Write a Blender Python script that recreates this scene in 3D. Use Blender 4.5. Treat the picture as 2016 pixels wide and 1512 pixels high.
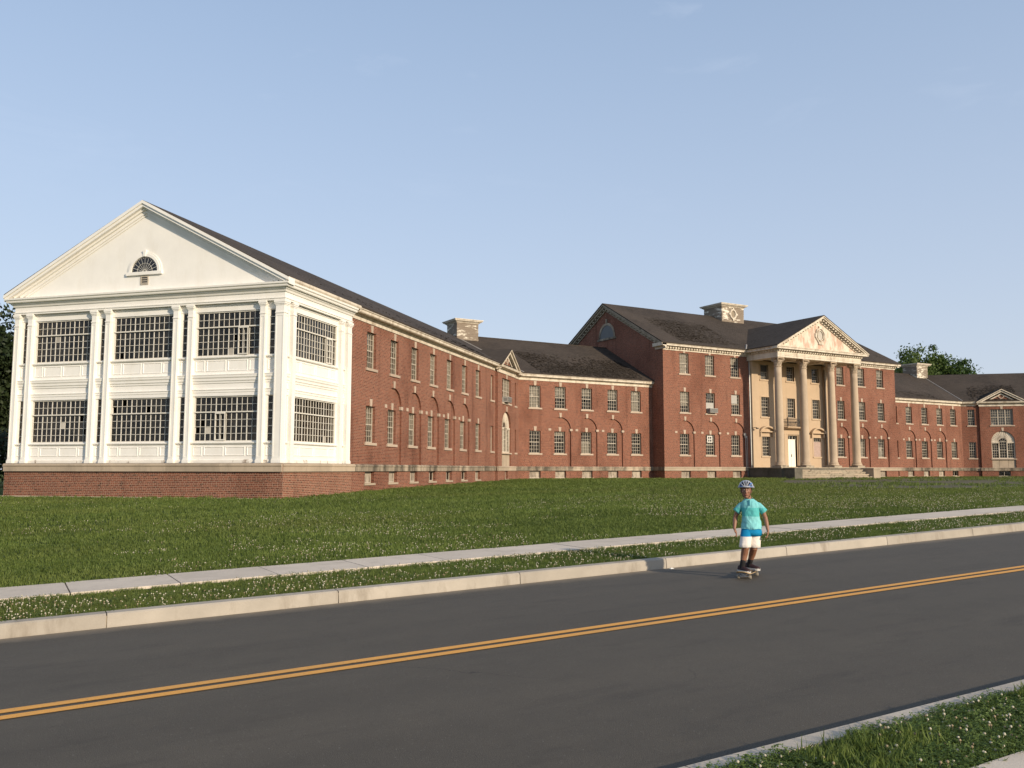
import bpy, bmesh, math, random
import numpy as np
from math import sin, cos, tan, pi, radians, sqrt, atan2, hypot
from mathutils import Matrix, Vector
random.seed(7)
RNG = np.random.default_rng(11)
for o in list(bpy.data.objects): bpy.data.objects.remove(o)
SC = bpy.context.scene
COL = SC.collection

# ------------------------------------------------------------------ camera, light, exposure
H = 1.8                                   # lens height above the road beside the camera
YAW, PITCH, ROLL = radians(59.968), radians(5.598), radians(0.055)
cam = bpy.data.cameras.new('camera'); camo = bpy.data.objects.new('camera', cam); COL.objects.link(camo)
cam.sensor_width = 36.0; cam.lens = 1715.025 / 2016 * 36.0; cam.clip_start = 0.1; cam.clip_end = 3000
_f = Vector((cos(YAW) * cos(PITCH), sin(YAW) * cos(PITCH), sin(PITCH)))
_r = _f.cross(Vector((0, 0, 1))).normalized(); _u = _r.cross(_f)
_r2 = _r * cos(ROLL) + _u * sin(ROLL); _u2 = _u * cos(ROLL) - _r * sin(ROLL)
camo.matrix_world = Matrix(((_r2.x, _u2.x, -_f.x, 0), (_r2.y, _u2.y, -_f.y, 0), (_r2.z, _u2.z, -_f.z, H), (0, 0, 0, 1)))
SC.camera = camo

SUN_AZ = radians(13.0)                    # off the main front's normal, towards +X
SUN_EL = radians(18.5)
sdir = Vector((sin(SUN_AZ) * cos(SUN_EL), -cos(SUN_AZ) * cos(SUN_EL), sin(SUN_EL)))   # towards the sun
sun = bpy.data.lights.new('sun', 'SUN'); sun.energy = 4.1; sun.angle = radians(1.2); sun.color = (1.0, 0.845, 0.64)
suno = bpy.data.objects.new('sun', sun); COL.objects.link(suno)
suno.rotation_euler = sdir.to_track_quat('Z', 'Y').to_euler(); suno.location = (20, -40, 60)

CLOUD_AT = (1.3, 4.2, 2.1)
world = bpy.data.worlds.new('World'); SC.world = world; world.use_nodes = True
wn = world.node_tree; wn.nodes.clear()
def wnode(t, **k):
    n = wn.nodes.new(t)
    for a, b in k.items(): setattr(n, a, b)
    return n
sky = wnode('ShaderNodeTexSky'); sky.sky_type = 'NISHITA'; sky.sun_disc = False
sky.sun_elevation = SUN_EL; sky.sun_rotation = atan2(sdir.x, sdir.y)
sky.air_density = 1.0; sky.dust_density = 1.0; sky.ozone_density = 1.6; sky.altitude = 0
# thin haze and a few wisps of high cloud mixed into the sky
tc = wnode('ShaderNodeTexCoord'); sep = wnode('ShaderNodeSeparateXYZ'); wn.links.new(tc.outputs['Generated'], sep.inputs[0])
hz = wnode('ShaderNodeMapRange'); hz.inputs['From Min'].default_value = 0.0; hz.inputs['From Max'].default_value = 0.75
hz.inputs['To Min'].default_value = 0.80; hz.inputs['To Max'].default_value = 0.34; wn.links.new(sep.outputs['Z'], hz.inputs['Value'])
mixh = wnode('ShaderNodeMix'); mixh.data_type = 'RGBA'
wn.links.new(hz.outputs[0], mixh.inputs['Factor']); wn.links.new(sky.outputs[0], mixh.inputs[6])
hcol = wnode('ShaderNodeMix'); hcol.data_type = 'RGBA'; hzz = wnode('ShaderNodeMapRange'); hzz.inputs['From Max'].default_value = 0.5; wn.links.new(sep.outputs['Z'], hzz.inputs['Value'])
wn.links.new(hzz.outputs[0], hcol.inputs['Factor']); hcol.inputs[6].default_value = (5.35, 5.75, 6.65, 1); hcol.inputs[7].default_value = (4.4, 5.65, 7.7, 1); wn.links.new(hcol.outputs[2], mixh.inputs[7])
mp = wnode('ShaderNodeMapping'); mp.inputs['Scale'].default_value = (1.6, 1.6, 5.0); mp.inputs['Rotation'].default_value = (0.25, 0.2, 0.4); mp.inputs['Location'].default_value = CLOUD_AT
wn.links.new(tc.outputs['Generated'], mp.inputs['Vector'])
nz = wnode('ShaderNodeTexNoise'); nz.inputs['Scale'].default_value = 2.3; nz.inputs['Detail'].default_value = 9; nz.inputs['Roughness'].default_value = 0.6; nz.inputs['Distortion'].default_value = 0.7
wn.links.new(mp.outputs[0], nz.inputs['Vector'])
rmp = wnode('ShaderNodeMapRange'); rmp.inputs['From Min'].default_value = 0.56; rmp.inputs['From Max'].default_value = 0.90; rmp.inputs['To Max'].default_value = 0.40
wn.links.new(nz.outputs[0], rmp.inputs['Value'])
zup = wnode('ShaderNodeMapRange'); zup.inputs['From Min'].default_value = 0.25; zup.inputs['From Max'].default_value = 0.6; wn.links.new(sep.outputs['Z'], zup.inputs['Value'])
mul = wnode('ShaderNodeMath', operation='MULTIPLY'); wn.links.new(rmp.outputs[0], mul.inputs[0]); wn.links.new(zup.outputs[0], mul.inputs[1])
mixc = wnode('ShaderNodeMix'); mixc.data_type = 'RGBA'; wn.links.new(mul.outputs[0], mixc.inputs['Factor'])
wn.links.new(mixh.outputs[2], mixc.inputs[6]); mixc.inputs[7].default_value = (8.6, 9.0, 9.8, 1)
bg = wnode('ShaderNodeBackground'); bg.inputs['Strength'].default_value = 0.104
wo = wnode('ShaderNodeOutputWorld'); wn.links.new(mixc.outputs[2], bg.inputs['Color']); wn.links.new(bg.outputs[0], wo.inputs[0])
vs = SC.view_settings; vs.view_transform = 'Standard'; vs.look = 'None'; vs.exposure = 0.30; vs.gamma = 1.0; vs.use_curve_mapping = False

# ------------------------------------------------------------------ materials
MATS = {}
def nodes(name):
    m = bpy.data.materials.new(name); m.use_nodes = True
    nt = m.node_tree; nt.nodes.clear(); MATS[name] = m
    out = nt.nodes.new('ShaderNodeOutputMaterial'); b = nt.nodes.new('ShaderNodeBsdfPrincipled')
    nt.links.new(b.outputs[0], out.inputs[0])
    return m, nt, b, out
class NT:
    def __init__(s, nt): s.nt = nt
    def n(s, t, **k):
        x = s.nt.nodes.new(t)
        for a, b in k.items(): setattr(x, a, b)
        return x
    def l(s, a, b): s.nt.links.new(a, b)
    def noise(s, vec, scale, detail=4, rough=.55, dist=0.0):
        x = s.n('ShaderNodeTexNoise'); x.inputs['Scale'].default_value = scale; x.inputs['Detail'].default_value = detail
        x.inputs['Roughness'].default_value = rough; x.inputs['Distortion'].default_value = dist
        if vec is not None: s.l(vec, x.inputs['Vector'])
        return x.outputs[0]
    def ramp(s, fac, stops):
        x = s.n('ShaderNodeValToRGB'); s.l(fac, x.inputs[0]); e = x.color_ramp.elements
        while len(e) < len(stops): e.new(0.5)
        for el, (p, c) in zip(e, stops): el.position = p; el.color = (c[0], c[1], c[2], 1) if not isinstance(c, (int, float)) else (c, c, c, 1)
        return x.outputs[0]
    def mix(s, fac, a, b, mode='MIX'):
        x = s.n('ShaderNodeMix'); x.data_type = 'RGBA'; x.blend_type = mode
        for sock, v in ((x.inputs[0], fac), (x.inputs[6], a), (x.inputs[7], b)):
            if isinstance(v, (int, float)): sock.default_value = v
            elif isinstance(v, tuple): sock.default_value = (v[0], v[1], v[2], 1)
            else: s.l(v, sock)
        return x.outputs[2]
    def math(s, op, a, b=0.0, clamp=False):
        x = s.n('ShaderNodeMath', operation=op); x.use_clamp = clamp
        for sock, v in ((x.inputs[0], a), (x.inputs[1], b)):
            if isinstance(v, (int, float)): sock.default_value = v
            else: s.l(v, sock)
        return x.outputs[0]
    def range(s, v, a, b, c=0.0, d=1.0):
        x = s.n('ShaderNodeMapRange'); s.l(v, x.inputs[0]); x.inputs[1].default_value = a; x.inputs[2].default_value = b; x.inputs[3].default_value = c; x.inputs[4].default_value = d
        return x.outputs[0]
    def bump(s, h, strength, dist, b):
        x = s.n('ShaderNodeBump'); x.inputs['Strength'].default_value = strength; x.inputs['Distance'].default_value = dist
        s.l(h, x.inputs['Height']); s.l(x.outputs[0], b.inputs['Normal']); return x
    def uv(s): return s.n('ShaderNodeUVMap').outputs[0]
    def obj(s): return s.n('ShaderNodeTexCoord').outputs['Object']
    def pos(s): return s.n('ShaderNodeNewGeometry').outputs['Position']
    def rnd(s): return s.n('ShaderNodeObjectInfo').outputs['Random']
    def map(s, vec, scale):
        x = s.n('ShaderNodeMapping'); x.inputs['Scale'].default_value = scale; s.l(vec, x.inputs[0]); return x.outputs[0]

def brick_mat(name, c1, c2, c3, mortar, stain=0.5, offs=(0, 0)):
    m, nt, b, out = nodes(name); N = NT(nt)
    uv = N.uv()
    br = N.n('ShaderNodeTexBrick'); br.offset = 0.5; br.squash = 0.52; br.squash_frequency = 3
    N.l(uv, br.inputs['Vector']); br.inputs['Scale'].default_value = 1.0
    br.inputs['Brick Width'].default_value = 0.215; br.inputs['Row Height'].default_value = 0.072; br.inputs['Mortar Size'].default_value = 0.0075
    br.inputs['Mortar Smooth'].default_value = 0.15; br.inputs['Bias'].default_value = -0.1
    br.inputs['Color1'].default_value = (*c1, 1); br.inputs['Color2'].default_value = (*c2, 1); br.inputs['Mortar'].default_value = (*mortar, 1)
    n1 = N.noise(N.map(uv, (4.6, 13.9, 1)), 1.0, 2)
    dark = N.range(n1, 0.56, 0.62)
    inbrick = N.math('SUBTRACT', 1.0, br.outputs['Fac'])
    dk = N.math('MULTIPLY', N.math('MULTIPLY', dark, inbrick), 0.85)
    col = N.mix(dk, br.outputs['Color'], c3)
    big = N.noise(N.map(N.pos(), (.35, .35, .22)), 1.0, 5, .6)
    col = N.mix(N.range(big, .48, .72, 0, stain), col, N.mix(1.0, col, (.62, .55, .52), 'MULTIPLY'))
    strk = N.noise(N.map(uv, (1.3, .12, 1)), 1.0, 4)
    col = N.mix(N.range(strk, .56, .75, 0, stain * .8), col, N.mix(1.0, col, (.48, .43, .42), 'MULTIPLY'))
    pale = N.noise(N.map(uv, (.8, .5, 1)), 1.3, 3)
    col = N.mix(N.range(pale, .6, .8, 0, .25), col, (.27, .155, .11))
    N.l(col, b.inputs['Base Color']); b.inputs['Roughness'].default_value = 0.88; b.inputs['Specular IOR Level'].default_value = 0.25
    h = N.math('ADD', N.math('MULTIPLY', inbrick, 1.0), N.math('MULTIPLY', n1, 0.5))
    N.bump(h, 0.55, 0.008, b)
    return m
brick_mat('brick', (.222, .073, .042), (.145, .047, .029), (.055, .022, .015), (.36, .235, .17), .95)
brick_mat('brick_base', (.225, .078, .045), (.145, .050, .031), (.045, .021, .015), (.42, .30, .215), .6)

def simple(name, col, rough=.7, var=.12, scale=3.0, bump=0.0, spec=.4, bscale=30, dirt=None, dirt_amt=.5, metal=0.0, rnd=0.0, objco=False, dlo=.5, dhi=.72):
    m, nt, b, out = nodes(name); N = NT(nt)
    p = N.obj() if objco else N.pos()
    n = N.noise(p, scale, 5, .6)
    c = N.mix(N.range(n, .3, .7), tuple(x * (1 - var) for x in col), tuple(min(1, x * (1 + var)) for x in col))
    if rnd: c = N.mix(1.0, c, N.ramp(N.rnd(), [(0, 1 - rnd), (1, 1.0)]), 'MULTIPLY')
    if dirt:
        n2 = N.noise(N.map(p, (1.2, 1.2, .35)), scale * .9, 8, .7)
        c = N.mix(N.range(n2, dlo, dhi, 0, dirt_amt), c, dirt)
    N.l(c, b.inputs['Base Color']); b.inputs['Roughness'].default_value = rough; b.inputs['Specular IOR Level'].default_value = spec; b.inputs['Metallic'].default_value = metal
    if bump: N.bump(N.noise(p, bscale, 6, .65), bump, .01, b)
    return m
simple('white_paint', (.79, .765, .715), .5, .035, 1.2, .10, .35, 14, (.62, .57, .48), .35, dlo=.50, dhi=.75)
simple('white_flaking', (.74, .70, .63), .7, .06, 2.0, .3, .3, 24, (.26, .20, .15), .9, dlo=.56, dhi=.63)
simple('white_weathered', (.62, .55, .45), .6, .07, 2.0, .15, .3, 20, (.30, .235, .165), .75, dlo=.46, dhi=.66)
def peeling():
    m, nt, b, out = nodes('white_peeling'); N = NT(nt); p = N.pos()
    n = N.noise(N.map(p, (.7, .7, 2.6)), 1.1, 8, .72); g = N.noise(N.map(p, (1, 1, 9)), 3, 4, .6)
    wood = N.mix(g, (.15, .115, .085), (.27, .215, .16))
    N.l(N.mix(N.range(n, .41, .47), (.72, .66, .55), wood), b.inputs['Base Color']); b.inputs['Roughness'].default_value = .8; N.bump(n, .4, .02, b)
peeling()
simple('limestone', (.44, .355, .265), .85, .08, 1.5, .2, .2, 30, (.24, .20, .155), .65, rnd=.22)
simple('limestone_clean', (.45, .355, .275), .8, .07, 4.0, .15, .2, 30, (.40, .31, .24), .3, rnd=.14)
simple('limestone_dirty', (.42, .345, .26), .9, .15, 1.1, .3, .2, 24, (.085, .072, .055), .95, rnd=.35, dlo=.40, dhi=.60)
simple('stucco', (.46, .345, .235), .9, .05, .8, .12, .2, 40, (.33, .255, .18), .5)
simple('column_stone', (.44, .345, .25), .85, .08, 1.0, .2, .25, 22, (.25, .205, .155), .6)
simple('concrete_grimy', (.34, .29, .22), .95, .15, 2.5, .4, .2, 18, (.085, .07, .05), .95)
simple('sash_paint', (.42, .37, .30), .6, .15, 6.0, .1, .3, 20, (.27, .21, .155), .6)
simple('sash_white', (.64, .61, .545), .5, .05, 6.0, .05, .3, 20, (.50, .44, .36), .35)
simple('interior_dark', (.030, .023, .018), .95, .3, .9)  # room shade put into the colour: near-black so interiors stay dim
simple('blind_cloth', (.50, .46, .40), .9, .12, 5.0, 0, .2, 20, (.30, .27, .22), .4, rnd=.35)
simple('board_panel', (.40, .30, .255), .9, .12, 5.0, .1, .2, 30, (.28, .20, .17), .5)
simple('iron', (.035, .03, .027), .5, .2, 10.0)
simple('ac_metal', (.36, .345, .315), .5, .06, 6.0, 0, .4)
simple('ac_dark', (.05, .05, .05), .6, .1, 6.0)
simple('door_paint', (.80, .76, .66), .5, .03, 2.0)
simple('galvanised', (.42, .42, .41), .45, .1, 4.0, metal=.5)

def roof_mat(name, base):
    m, nt, b, out = nodes(name); N = NT(nt); p = N.pos(); uv = N.uv()
    br = N.n('ShaderNodeTexBrick'); br.offset = .5; N.l(uv, br.inputs['Vector']); br.inputs['Scale'].default_value = 1
    br.inputs['Brick Width'].default_value = .30; br.inputs['Row Height'].default_value = .14; br.inputs['Mortar Size'].default_value = .008
    br.inputs['Color1'].default_value = (*[x * 1.25 for x in base], 1); br.inputs['Color2'].default_value = (*[x * .75 for x in base], 1); br.inputs['Mortar'].default_value = (*[x * .4 for x in base], 1)
    big = N.noise(N.map(p, (.5, .5, .5)), .5, 6, .65)
    c = N.mix(N.range(big, .42, .68, 0, .65), br.outputs['Color'], tuple(x * 1.5 for x in base))
    moss = N.noise(p, .9, 7, .7)
    c = N.mix(N.range(moss, .58, .75, 0, .5), c, (.035, .036, .022))
    N.l(c, b.inputs['Base Color']); b.inputs['Roughness'].default_value = .92; b.inputs['Specular IOR Level'].default_value = .25
    N.bump(N.math('ADD', N.math('MULTIPLY', br.outputs['Fac'], -1.0), N.noise(p, 9, 5, .7)), .6, .02, b)
roof_mat('roof_shingle', (.050, .039, .031))
simple('shingle_piece', (.052, .042, .034), .95, .4, 5.0, 0, .2)
simple('flashing', (.30, .28, .26), .6, .1, 2.0)

def glass_mat(name, tint, refl=1.0):
    m, nt, b, out = nodes(name); nt.nodes.remove(b); N = NT(nt)
    tr = N.n('ShaderNodeBsdfTransparent'); tr.inputs[0].default_value = (*tint, 1)
    gl = N.n('ShaderNodeBsdfGlossy'); gl.inputs['Roughness'].default_value = .04; gl.inputs[0].default_value = (.78 * refl, .75 * refl, .71 * refl, 1)
    df = N.n('ShaderNodeBsdfDiffuse'); df.inputs[0].default_value = (.32, .29, .24, 1)
    fr = N.n('ShaderNodeFresnel'); fr.inputs[0].default_value = 1.5
    a = N.n('ShaderNodeMixShader'); N.l(fr.outputs[0], a.inputs[0]); N.l(tr.outputs[0], a.inputs[1]); N.l(gl.outputs[0], a.inputs[2])
    d = N.n('ShaderNodeMixShader'); N.l(N.range(N.noise(N.pos(), 2.2, 4, .6), .36, .72, .0, .10), d.inputs[0]); N.l(a.outputs[0], d.inputs[1]); N.l(df.outputs[0], d.inputs[2])
    N.l(d.outputs[0], out.inputs[0])
glass_mat('glass', (.72, .72, .70))
glass_mat('glass_side', (.72, .72, .70))

def ground_mats():
    m, nt, b, out = nodes('asphalt'); N = NT(nt); p = N.pos()
    f = N.noise(p, 160, 2, .5); md = N.noise(p, 3.0, 5, .6); big = N.noise(N.map(p, (.12, .9, 1)), .8, 4, .6)
    c = N.mix(N.range(f, .3, .75), (.054, .046, .035), (.108, .094, .074))
    c = N.mix(N.range(md, .35, .7, 0, .5), c, N.mix(1.0, c, (1.22, 1.2, 1.17), 'MULTIPLY'))
    c = N.mix(N.range(big, .45, .7, 0, .6), c, N.mix(1.0, c, (.74, .735, .74), 'MULTIPLY'))
    ys = N.n('ShaderNodeSeparateXYZ'); N.l(p, ys.inputs[0]); wob = N.math('MULTIPLY', N.math('SUBTRACT', N.noise(N.map(p, (.15, .6, 1)), 1.0, 3), .5), .5)
    ph = N.math('ADD', ys.outputs['Y'], wob); trk = N.math('SINE', N.math('MULTIPLY', ph, 3.5))
    c = N.mix(N.range(trk, .1, 1.0, 0, .22), c, N.mix(1.0, c, (1.28, 1.26, 1.24), 'MULTIPLY'))
    drip = N.noise(N.map(p, (.5, 2.2, 1)), 1.2, 6, .7); c = N.mix(N.range(drip, .54, .70, 0, .6), c, N.mix(1.0, c, (.66, .66, .68), 'MULTIPLY'))
    vo = N.n('ShaderNodeTexVoronoi'); vo.feature = 'DISTANCE_TO_EDGE'; vo.inputs['Scale'].default_value = .22
    wv = N.n('ShaderNodeVectorMath'); wv.operation = 'ADD'; nzc = N.n('ShaderNodeTexNoise'); nzc.inputs['Scale'].default_value = 1.6; nzc.inputs['Detail'].default_value = 6; N.l(p, nzc.inputs['Vector'])
    N.l(p, wv.inputs[0]); N.l(nzc.outputs['Color'], wv.inputs[1]); N.l(wv.outputs[0], vo.inputs['Vector'])
    crk = N.math('MULTIPLY', N.range(vo.outputs['Distance'], .0016, .0006), N.range(N.noise(p, .35, 2), .5, .6))
    c = N.mix(N.math('MULTIPLY', crk, .7), c, (.022, .02, .018))
    spk = N.range(N.noise(p, 55, 1, .5), .735, .76)
    c = N.mix(N.math('MULTIPLY', spk, .35), c, (.30, .28, .25))
    # dusty strip beside the far kerb
    y = N.n('ShaderNodeSeparateXYZ'); N.l(p, y.inputs[0]); yy = N.math('ADD', y.outputs['Y'], N.math('MULTIPLY', N.math('SUBTRACT', N.noise(p, 2.2, 5, .7), .5), .45))
    c = N.mix(N.range(yy, 10.72, 11.12, 0, .62), c, (.30, .25, .19))
    N.l(c, b.inputs['Base Color']); b.inputs['Roughness'].default_value = .80; b.inputs['Specular IOR Level'].default_value = .35
    N.bump(N.math('ADD', f, N.math('MULTIPLY', md, .3)), .5, .006, b)
    m, nt, b, out = nodes('road_paint'); N = NT(nt); p = N.pos()
    f = N.noise(p, 120, 3, .6); w = N.noise(p, 5, 6, .7)
    c = N.mix(N.range(f, .56, .72, 0, .5), (.74, .345, .055), (.28, .15, .05)); c = N.mix(N.range(w, .45, .8, 0, .45), c, (.56, .30, .09)); c = N.mix(N.range(N.noise(p, 28, 4, .7), .63, .68, 0, .7), c, (.10, .085, .065)); c = N.mix(N.range(N.noise(N.map(p, (.3, 6, 1)), 1.0, 4), .55, .75, 0, .4), c, (.30, .19, .08))
    N.l(c, b.inputs['Base Color']); b.inputs['Roughness'].default_value = .7; N.bump(f, .4, .004, b)
    simple('kerb_concrete', (.385, .345, .290), .9, .12, 1.8, .35, .2, 40, (.17, .14, .105), .75, rnd=.16, dlo=.54, dhi=.74)
    simple('slab_concrete', (.62, .535, .44), .9, .07, 2.0, .25, .2, 60, (.36, .31, .25), .6, rnd=.13, dlo=.52, dhi=.75)
    simple('kerb_clean', (.52, .45, .365), .9, .10, 1.8, .35, .2, 40, (.30, .25, .19), .6, rnd=.12)
    simple('drive_tarmac', (.118, .098, .068), .95, .3, .8, .3, .2, 10, (.085, .095, .035), .8, dlo=.44, dhi=.60)
    m, nt, b, out = nodes('turf'); N = NT(nt); p = N.pos()
    big = N.noise(N.map(p, (.09, .16, 1)), 1.0, 5, .6); md = N.noise(N.map(p, (.8, .8, 1)), 1.0, 6, .7); fn = N.noise(p, 14, 6, .75)
    c = N.ramp(big, [(.30, (.056, .088, .017)), (.46, (.080, .115, .022)), (.58, (.108, .135, .028)), (.72, (.150, .145, .042))])
    c = N.mix(N.range(md, .40, .72, 0, .6), c, (.042, .064, .014))
    c = N.mix(N.range(fn, .42, .75, 0, .55), c, (.12, .145, .036))
    N.l(c, b.inputs['Base Color']); b.inputs['Roughness'].default_value = .95; b.inputs['Specular IOR Level'].default_value = .15
    N.bump(N.math('ADD', fn, N.math('MULTIPLY', N.noise(p, 60, 4, .7), .8)), 1.0, .05, b)
    def leafy(name, c1, c2, tr=.35, world_var=True):
        m, nt, b, out = nodes(name); N = NT(nt)
        c = N.mix(N.rnd(), c1, c2)
        if world_var:
            n = N.noise(N.map(N.pos(), (.25, .4, .3)), 1.0, 4, .6)
            c = N.mix(N.range(n, .35, .7, 0, .6), c, tuple(x * .55 for x in c1)); n = N.noise(N.map(N.pos(), (.05, .13, .1)), 1.0, 3, .6); c = N.mix(N.range(n, .48, .68, 0, .45), c, (c2[0] * 1.05, c2[1] * .88, c2[2]))
        N.l(c, b.inputs['Base Color']); b.inputs['Roughness'].default_value = .6; b.inputs['Specular IOR Level'].default_value = .3
        t = N.n('ShaderNodeBsdfTranslucent'); N.l(c, t.inputs[0]); mx = N.n('ShaderNodeMixShader'); mx.inputs[0].default_value = tr
        N.l(b.outputs[0], mx.inputs[1]); N.l(t.outputs[0], mx.inputs[2]); N.l(mx.outputs[0], out.inputs[0])
    leafy('grass_blade', (.096, .144, .026), (.172, .218, .050))
    leafy('clover_leaf', (.105, .165, .036), (.155, .215, .055))
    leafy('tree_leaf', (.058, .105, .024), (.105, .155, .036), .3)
    leafy('tree_leaf_shaded', (.022, .038, .014), (.040, .058, .018), .2)  # leaf green darkened so the colour carries the left trees' heavy shade
    simple('bark', (.10, .075, .055), .95, .3, 6.0, .5, .2, 20)
    simple('clover_flower', (.50, .46, .35), .9, .15, 40.0, rnd=.2)
    simple('dry_flower', (.32, .25, .15), .9, .15, 40.0, rnd=.3)
    simple('litter_white', (.75, .73, .68), .8, .05, 5.0)
ground_mats()
def M(n): return MATS[n]
# ------------------------------------------------------------------ mesh helpers
def finish(me):
    """UVs in metres from each face's own plane: u along the wall, v up."""
    uvl = me.uv_layers.new(name='UVMap')
    nl = len(me.loops)
    if nl == 0: return me
    vi = np.empty(nl, np.int32); me.loops.foreach_get('vertex_index', vi)
    co = np.empty(len(me.vertices) * 3); me.vertices.foreach_get('co', co); co = co.reshape(-1, 3)
    nf = len(me.polygons); nr = np.empty(nf * 3); me.polygons.foreach_get('normal', nr); nr = nr.reshape(-1, 3)
    lt = np.empty(nf, np.int32); me.polygons.foreach_get('loop_total', lt)
    ln = np.repeat(nr, lt, axis=0); P = co[vi]
    hl = np.hypot(ln[:, 0], ln[:, 1]); flat = hl < 1e-4; hl[flat] = 1
    tx, ty = -ln[:, 1] / hl, ln[:, 0] / hl; tx[flat] = 1; ty[flat] = 0
    u = P[:, 0] * tx + P[:, 1] * ty
    steep = np.abs(ln[:, 2]) < .75
    v = np.where(steep, P[:, 2] / np.maximum(np.sqrt(1 - np.clip(ln[:, 2], -.99, .99) ** 2), .2), P[:, 0] * -ty + P[:, 1] * tx)
    uv = np.stack([u, v], 1).astype(np.float32).ravel(); uvl.data.foreach_set('uv', uv)
    return me
class MB:
    def __init__(s): s.v = []; s.f = []; s.smooth = False
    def add(s, vs, fs):
        b = len(s.v); s.v += [tuple(p) for p in vs]; s.f += [tuple(b + i for i in f) for f in fs]; return s
    def quad(s, *p): return s.add(p, [tuple(range(len(p)))])
    def box(s, x0, x1, y0, y1, z0, z1):
        return s.add([(x0, y0, z0), (x1, y0, z0), (x1, y1, z0), (x0, y1, z0), (x0, y0, z1), (x1, y0, z1), (x1, y1, z1), (x0, y1, z1)],
                     [(0, 3, 2, 1), (4, 5, 6, 7), (0, 1, 5, 4), (1, 2, 6, 5), (2, 3, 7, 6), (3, 0, 4, 7)])
    def prism(s, pts, y0, y1):
        """outline in (x, z), extruded along y"""
        n = len(pts); vs = [(x, y0, z) for x, z in pts] + [(x, y1, z) for x, z in pts]
        return s.add(vs, [tuple(range(n)), tuple(range(2 * n - 1, n - 1, -1))] + [(i, n + i, n + (i + 1) % n, (i + 1) % n) for i in range(n)])
    def prismz(s, pts, z0, z1):
        n = len(pts); vs = [(x, y, z0) for x, y in pts] + [(x, y, z1) for x, y in pts]
        return s.add(vs, [tuple(range(n - 1, -1, -1)), tuple(range(n, 2 * n))] + [(i, (i + 1) % n, n + (i + 1) % n, n + i) for i in range(n)])
    def sweep(s, prof, x0, x1, m0=0., m1=0.):
        """profile in (y, z) run along x; ends cut at x + m*y for mitres"""
        n = len(prof); vs = [(x0 + m0 * y, y, z) for y, z in prof] + [(x1 + m1 * y, y, z) for y, z in prof]
        return s.add(vs, [tuple(range(n)), tuple(range(2 * n - 1, n - 1, -1))] + [(i, n + i, n + (i + 1) % n, (i + 1) % n) for i in range(n)])
    def lathe(s, prof, cx=0, cy=0, n=24, sy=1.0):
        vs = []; fs = []
        for r, z in prof:
            for i in range(n):
                a = 2 * pi * i / n; vs.append((cx + r * cos(a), cy + r * sin(a) * sy, z))
        for k in range(len(prof) - 1):
            for i in range(n):
                j = (i + 1) % n; fs.append((k * n + i, k * n + j, (k + 1) * n + j, (k + 1) * n + i))
        fs.append(tuple(range(n - 1, -1, -1))); fs.append(tuple(range((len(prof) - 1) * n, len(prof) * n)))
        return s.add(vs, fs)
    def tube(s, pts, r, n=8, closed=False):
        pts = [Vector(p) for p in pts]; rr = r if hasattr(r, '__len__') else [r] * len(pts); rings = []; vs = []; fs = []
        for i, p in enumerate(pts):
            if closed: d = pts[(i + 1) % len(pts)] - pts[i - 1]
            else: d = pts[min(i + 1, len(pts) - 1)] - pts[max(i - 1, 0)]
            if d.length < 1e-9: d = Vector((0, 0, 1))
            d.normalize(); a = d.orthogonal().normalized() if i == 0 else (a - d * a.dot(d)).normalized(); b = d.cross(a)
            for k in range(n):
                t = 2 * pi * k / n; vs.append(p + (a * cos(t) + b * sin(t)) * rr[i])
        m = len(pts)
        for i in range(m if closed else m - 1):
            for k in range(n):
                j = (k + 1) % n; q = (i + 1) % m; fs.append((i * n + k, i * n + j, q * n + j, q * n + k))
        if not closed: fs.append(tuple(range(n - 1, -1, -1))); fs.append(tuple(range((m - 1) * n, m * n)))
        return s.add(vs, fs)
    def rings(s, rings, cap=True):
        """loft through rings of equal length"""
        n = len(rings[0]); vs = [p for r in rings for p in r]; fs = []
        for k in range(len(rings) - 1):
            for i in range(n):
                j = (i + 1) % n; fs.append((k * n + i, k * n + j, (k + 1) * n + j, (k + 1) * n + i))
        if cap: fs.append(tuple(range(n - 1, -1, -1))); fs.append(tuple(range((len(rings) - 1) * n, len(rings) * n)))
        return s.add(vs, fs)
    def xf(s, fn): s.v = [tuple(fn(*p)) for p in s.v]; return s
    def mesh(s, name, mat):
        me = bpy.data.meshes.new(name); me.from_pydata(s.v, [], s.f); me.update()
        if mat: me.materials.append(M(mat) if isinstance(mat, str) else mat)
        finish(me)
        if s.smooth: me.shade_smooth()
        return me
    def build(s, name, mat, parent=None, **k): return place(name, s.mesh(name, mat), parent, **k)
def place(name, me, parent=None, loc=(0, 0, 0), rz=0.0, label=None, cat=None, group=None, kind=None):
    o = bpy.data.objects.new(name, me); COL.objects.link(o); o.location = loc; o.rotation_euler = (0, 0, rz)
    if parent is not None: o.parent = parent
    if label: o['label'] = label
    if cat: o['category'] = cat
    if group: o['group'] = group
    if kind: o['kind'] = kind
    return o
def thing(name, label, cat, loc=(0, 0, 0), rz=0.0, group=None):
    return place(name, None, None, loc, rz, label, cat, group)
CACHE = {}
def cached(key, fn):
    if key not in CACHE: CACHE[key] = fn()
    return CACHE[key]

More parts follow.
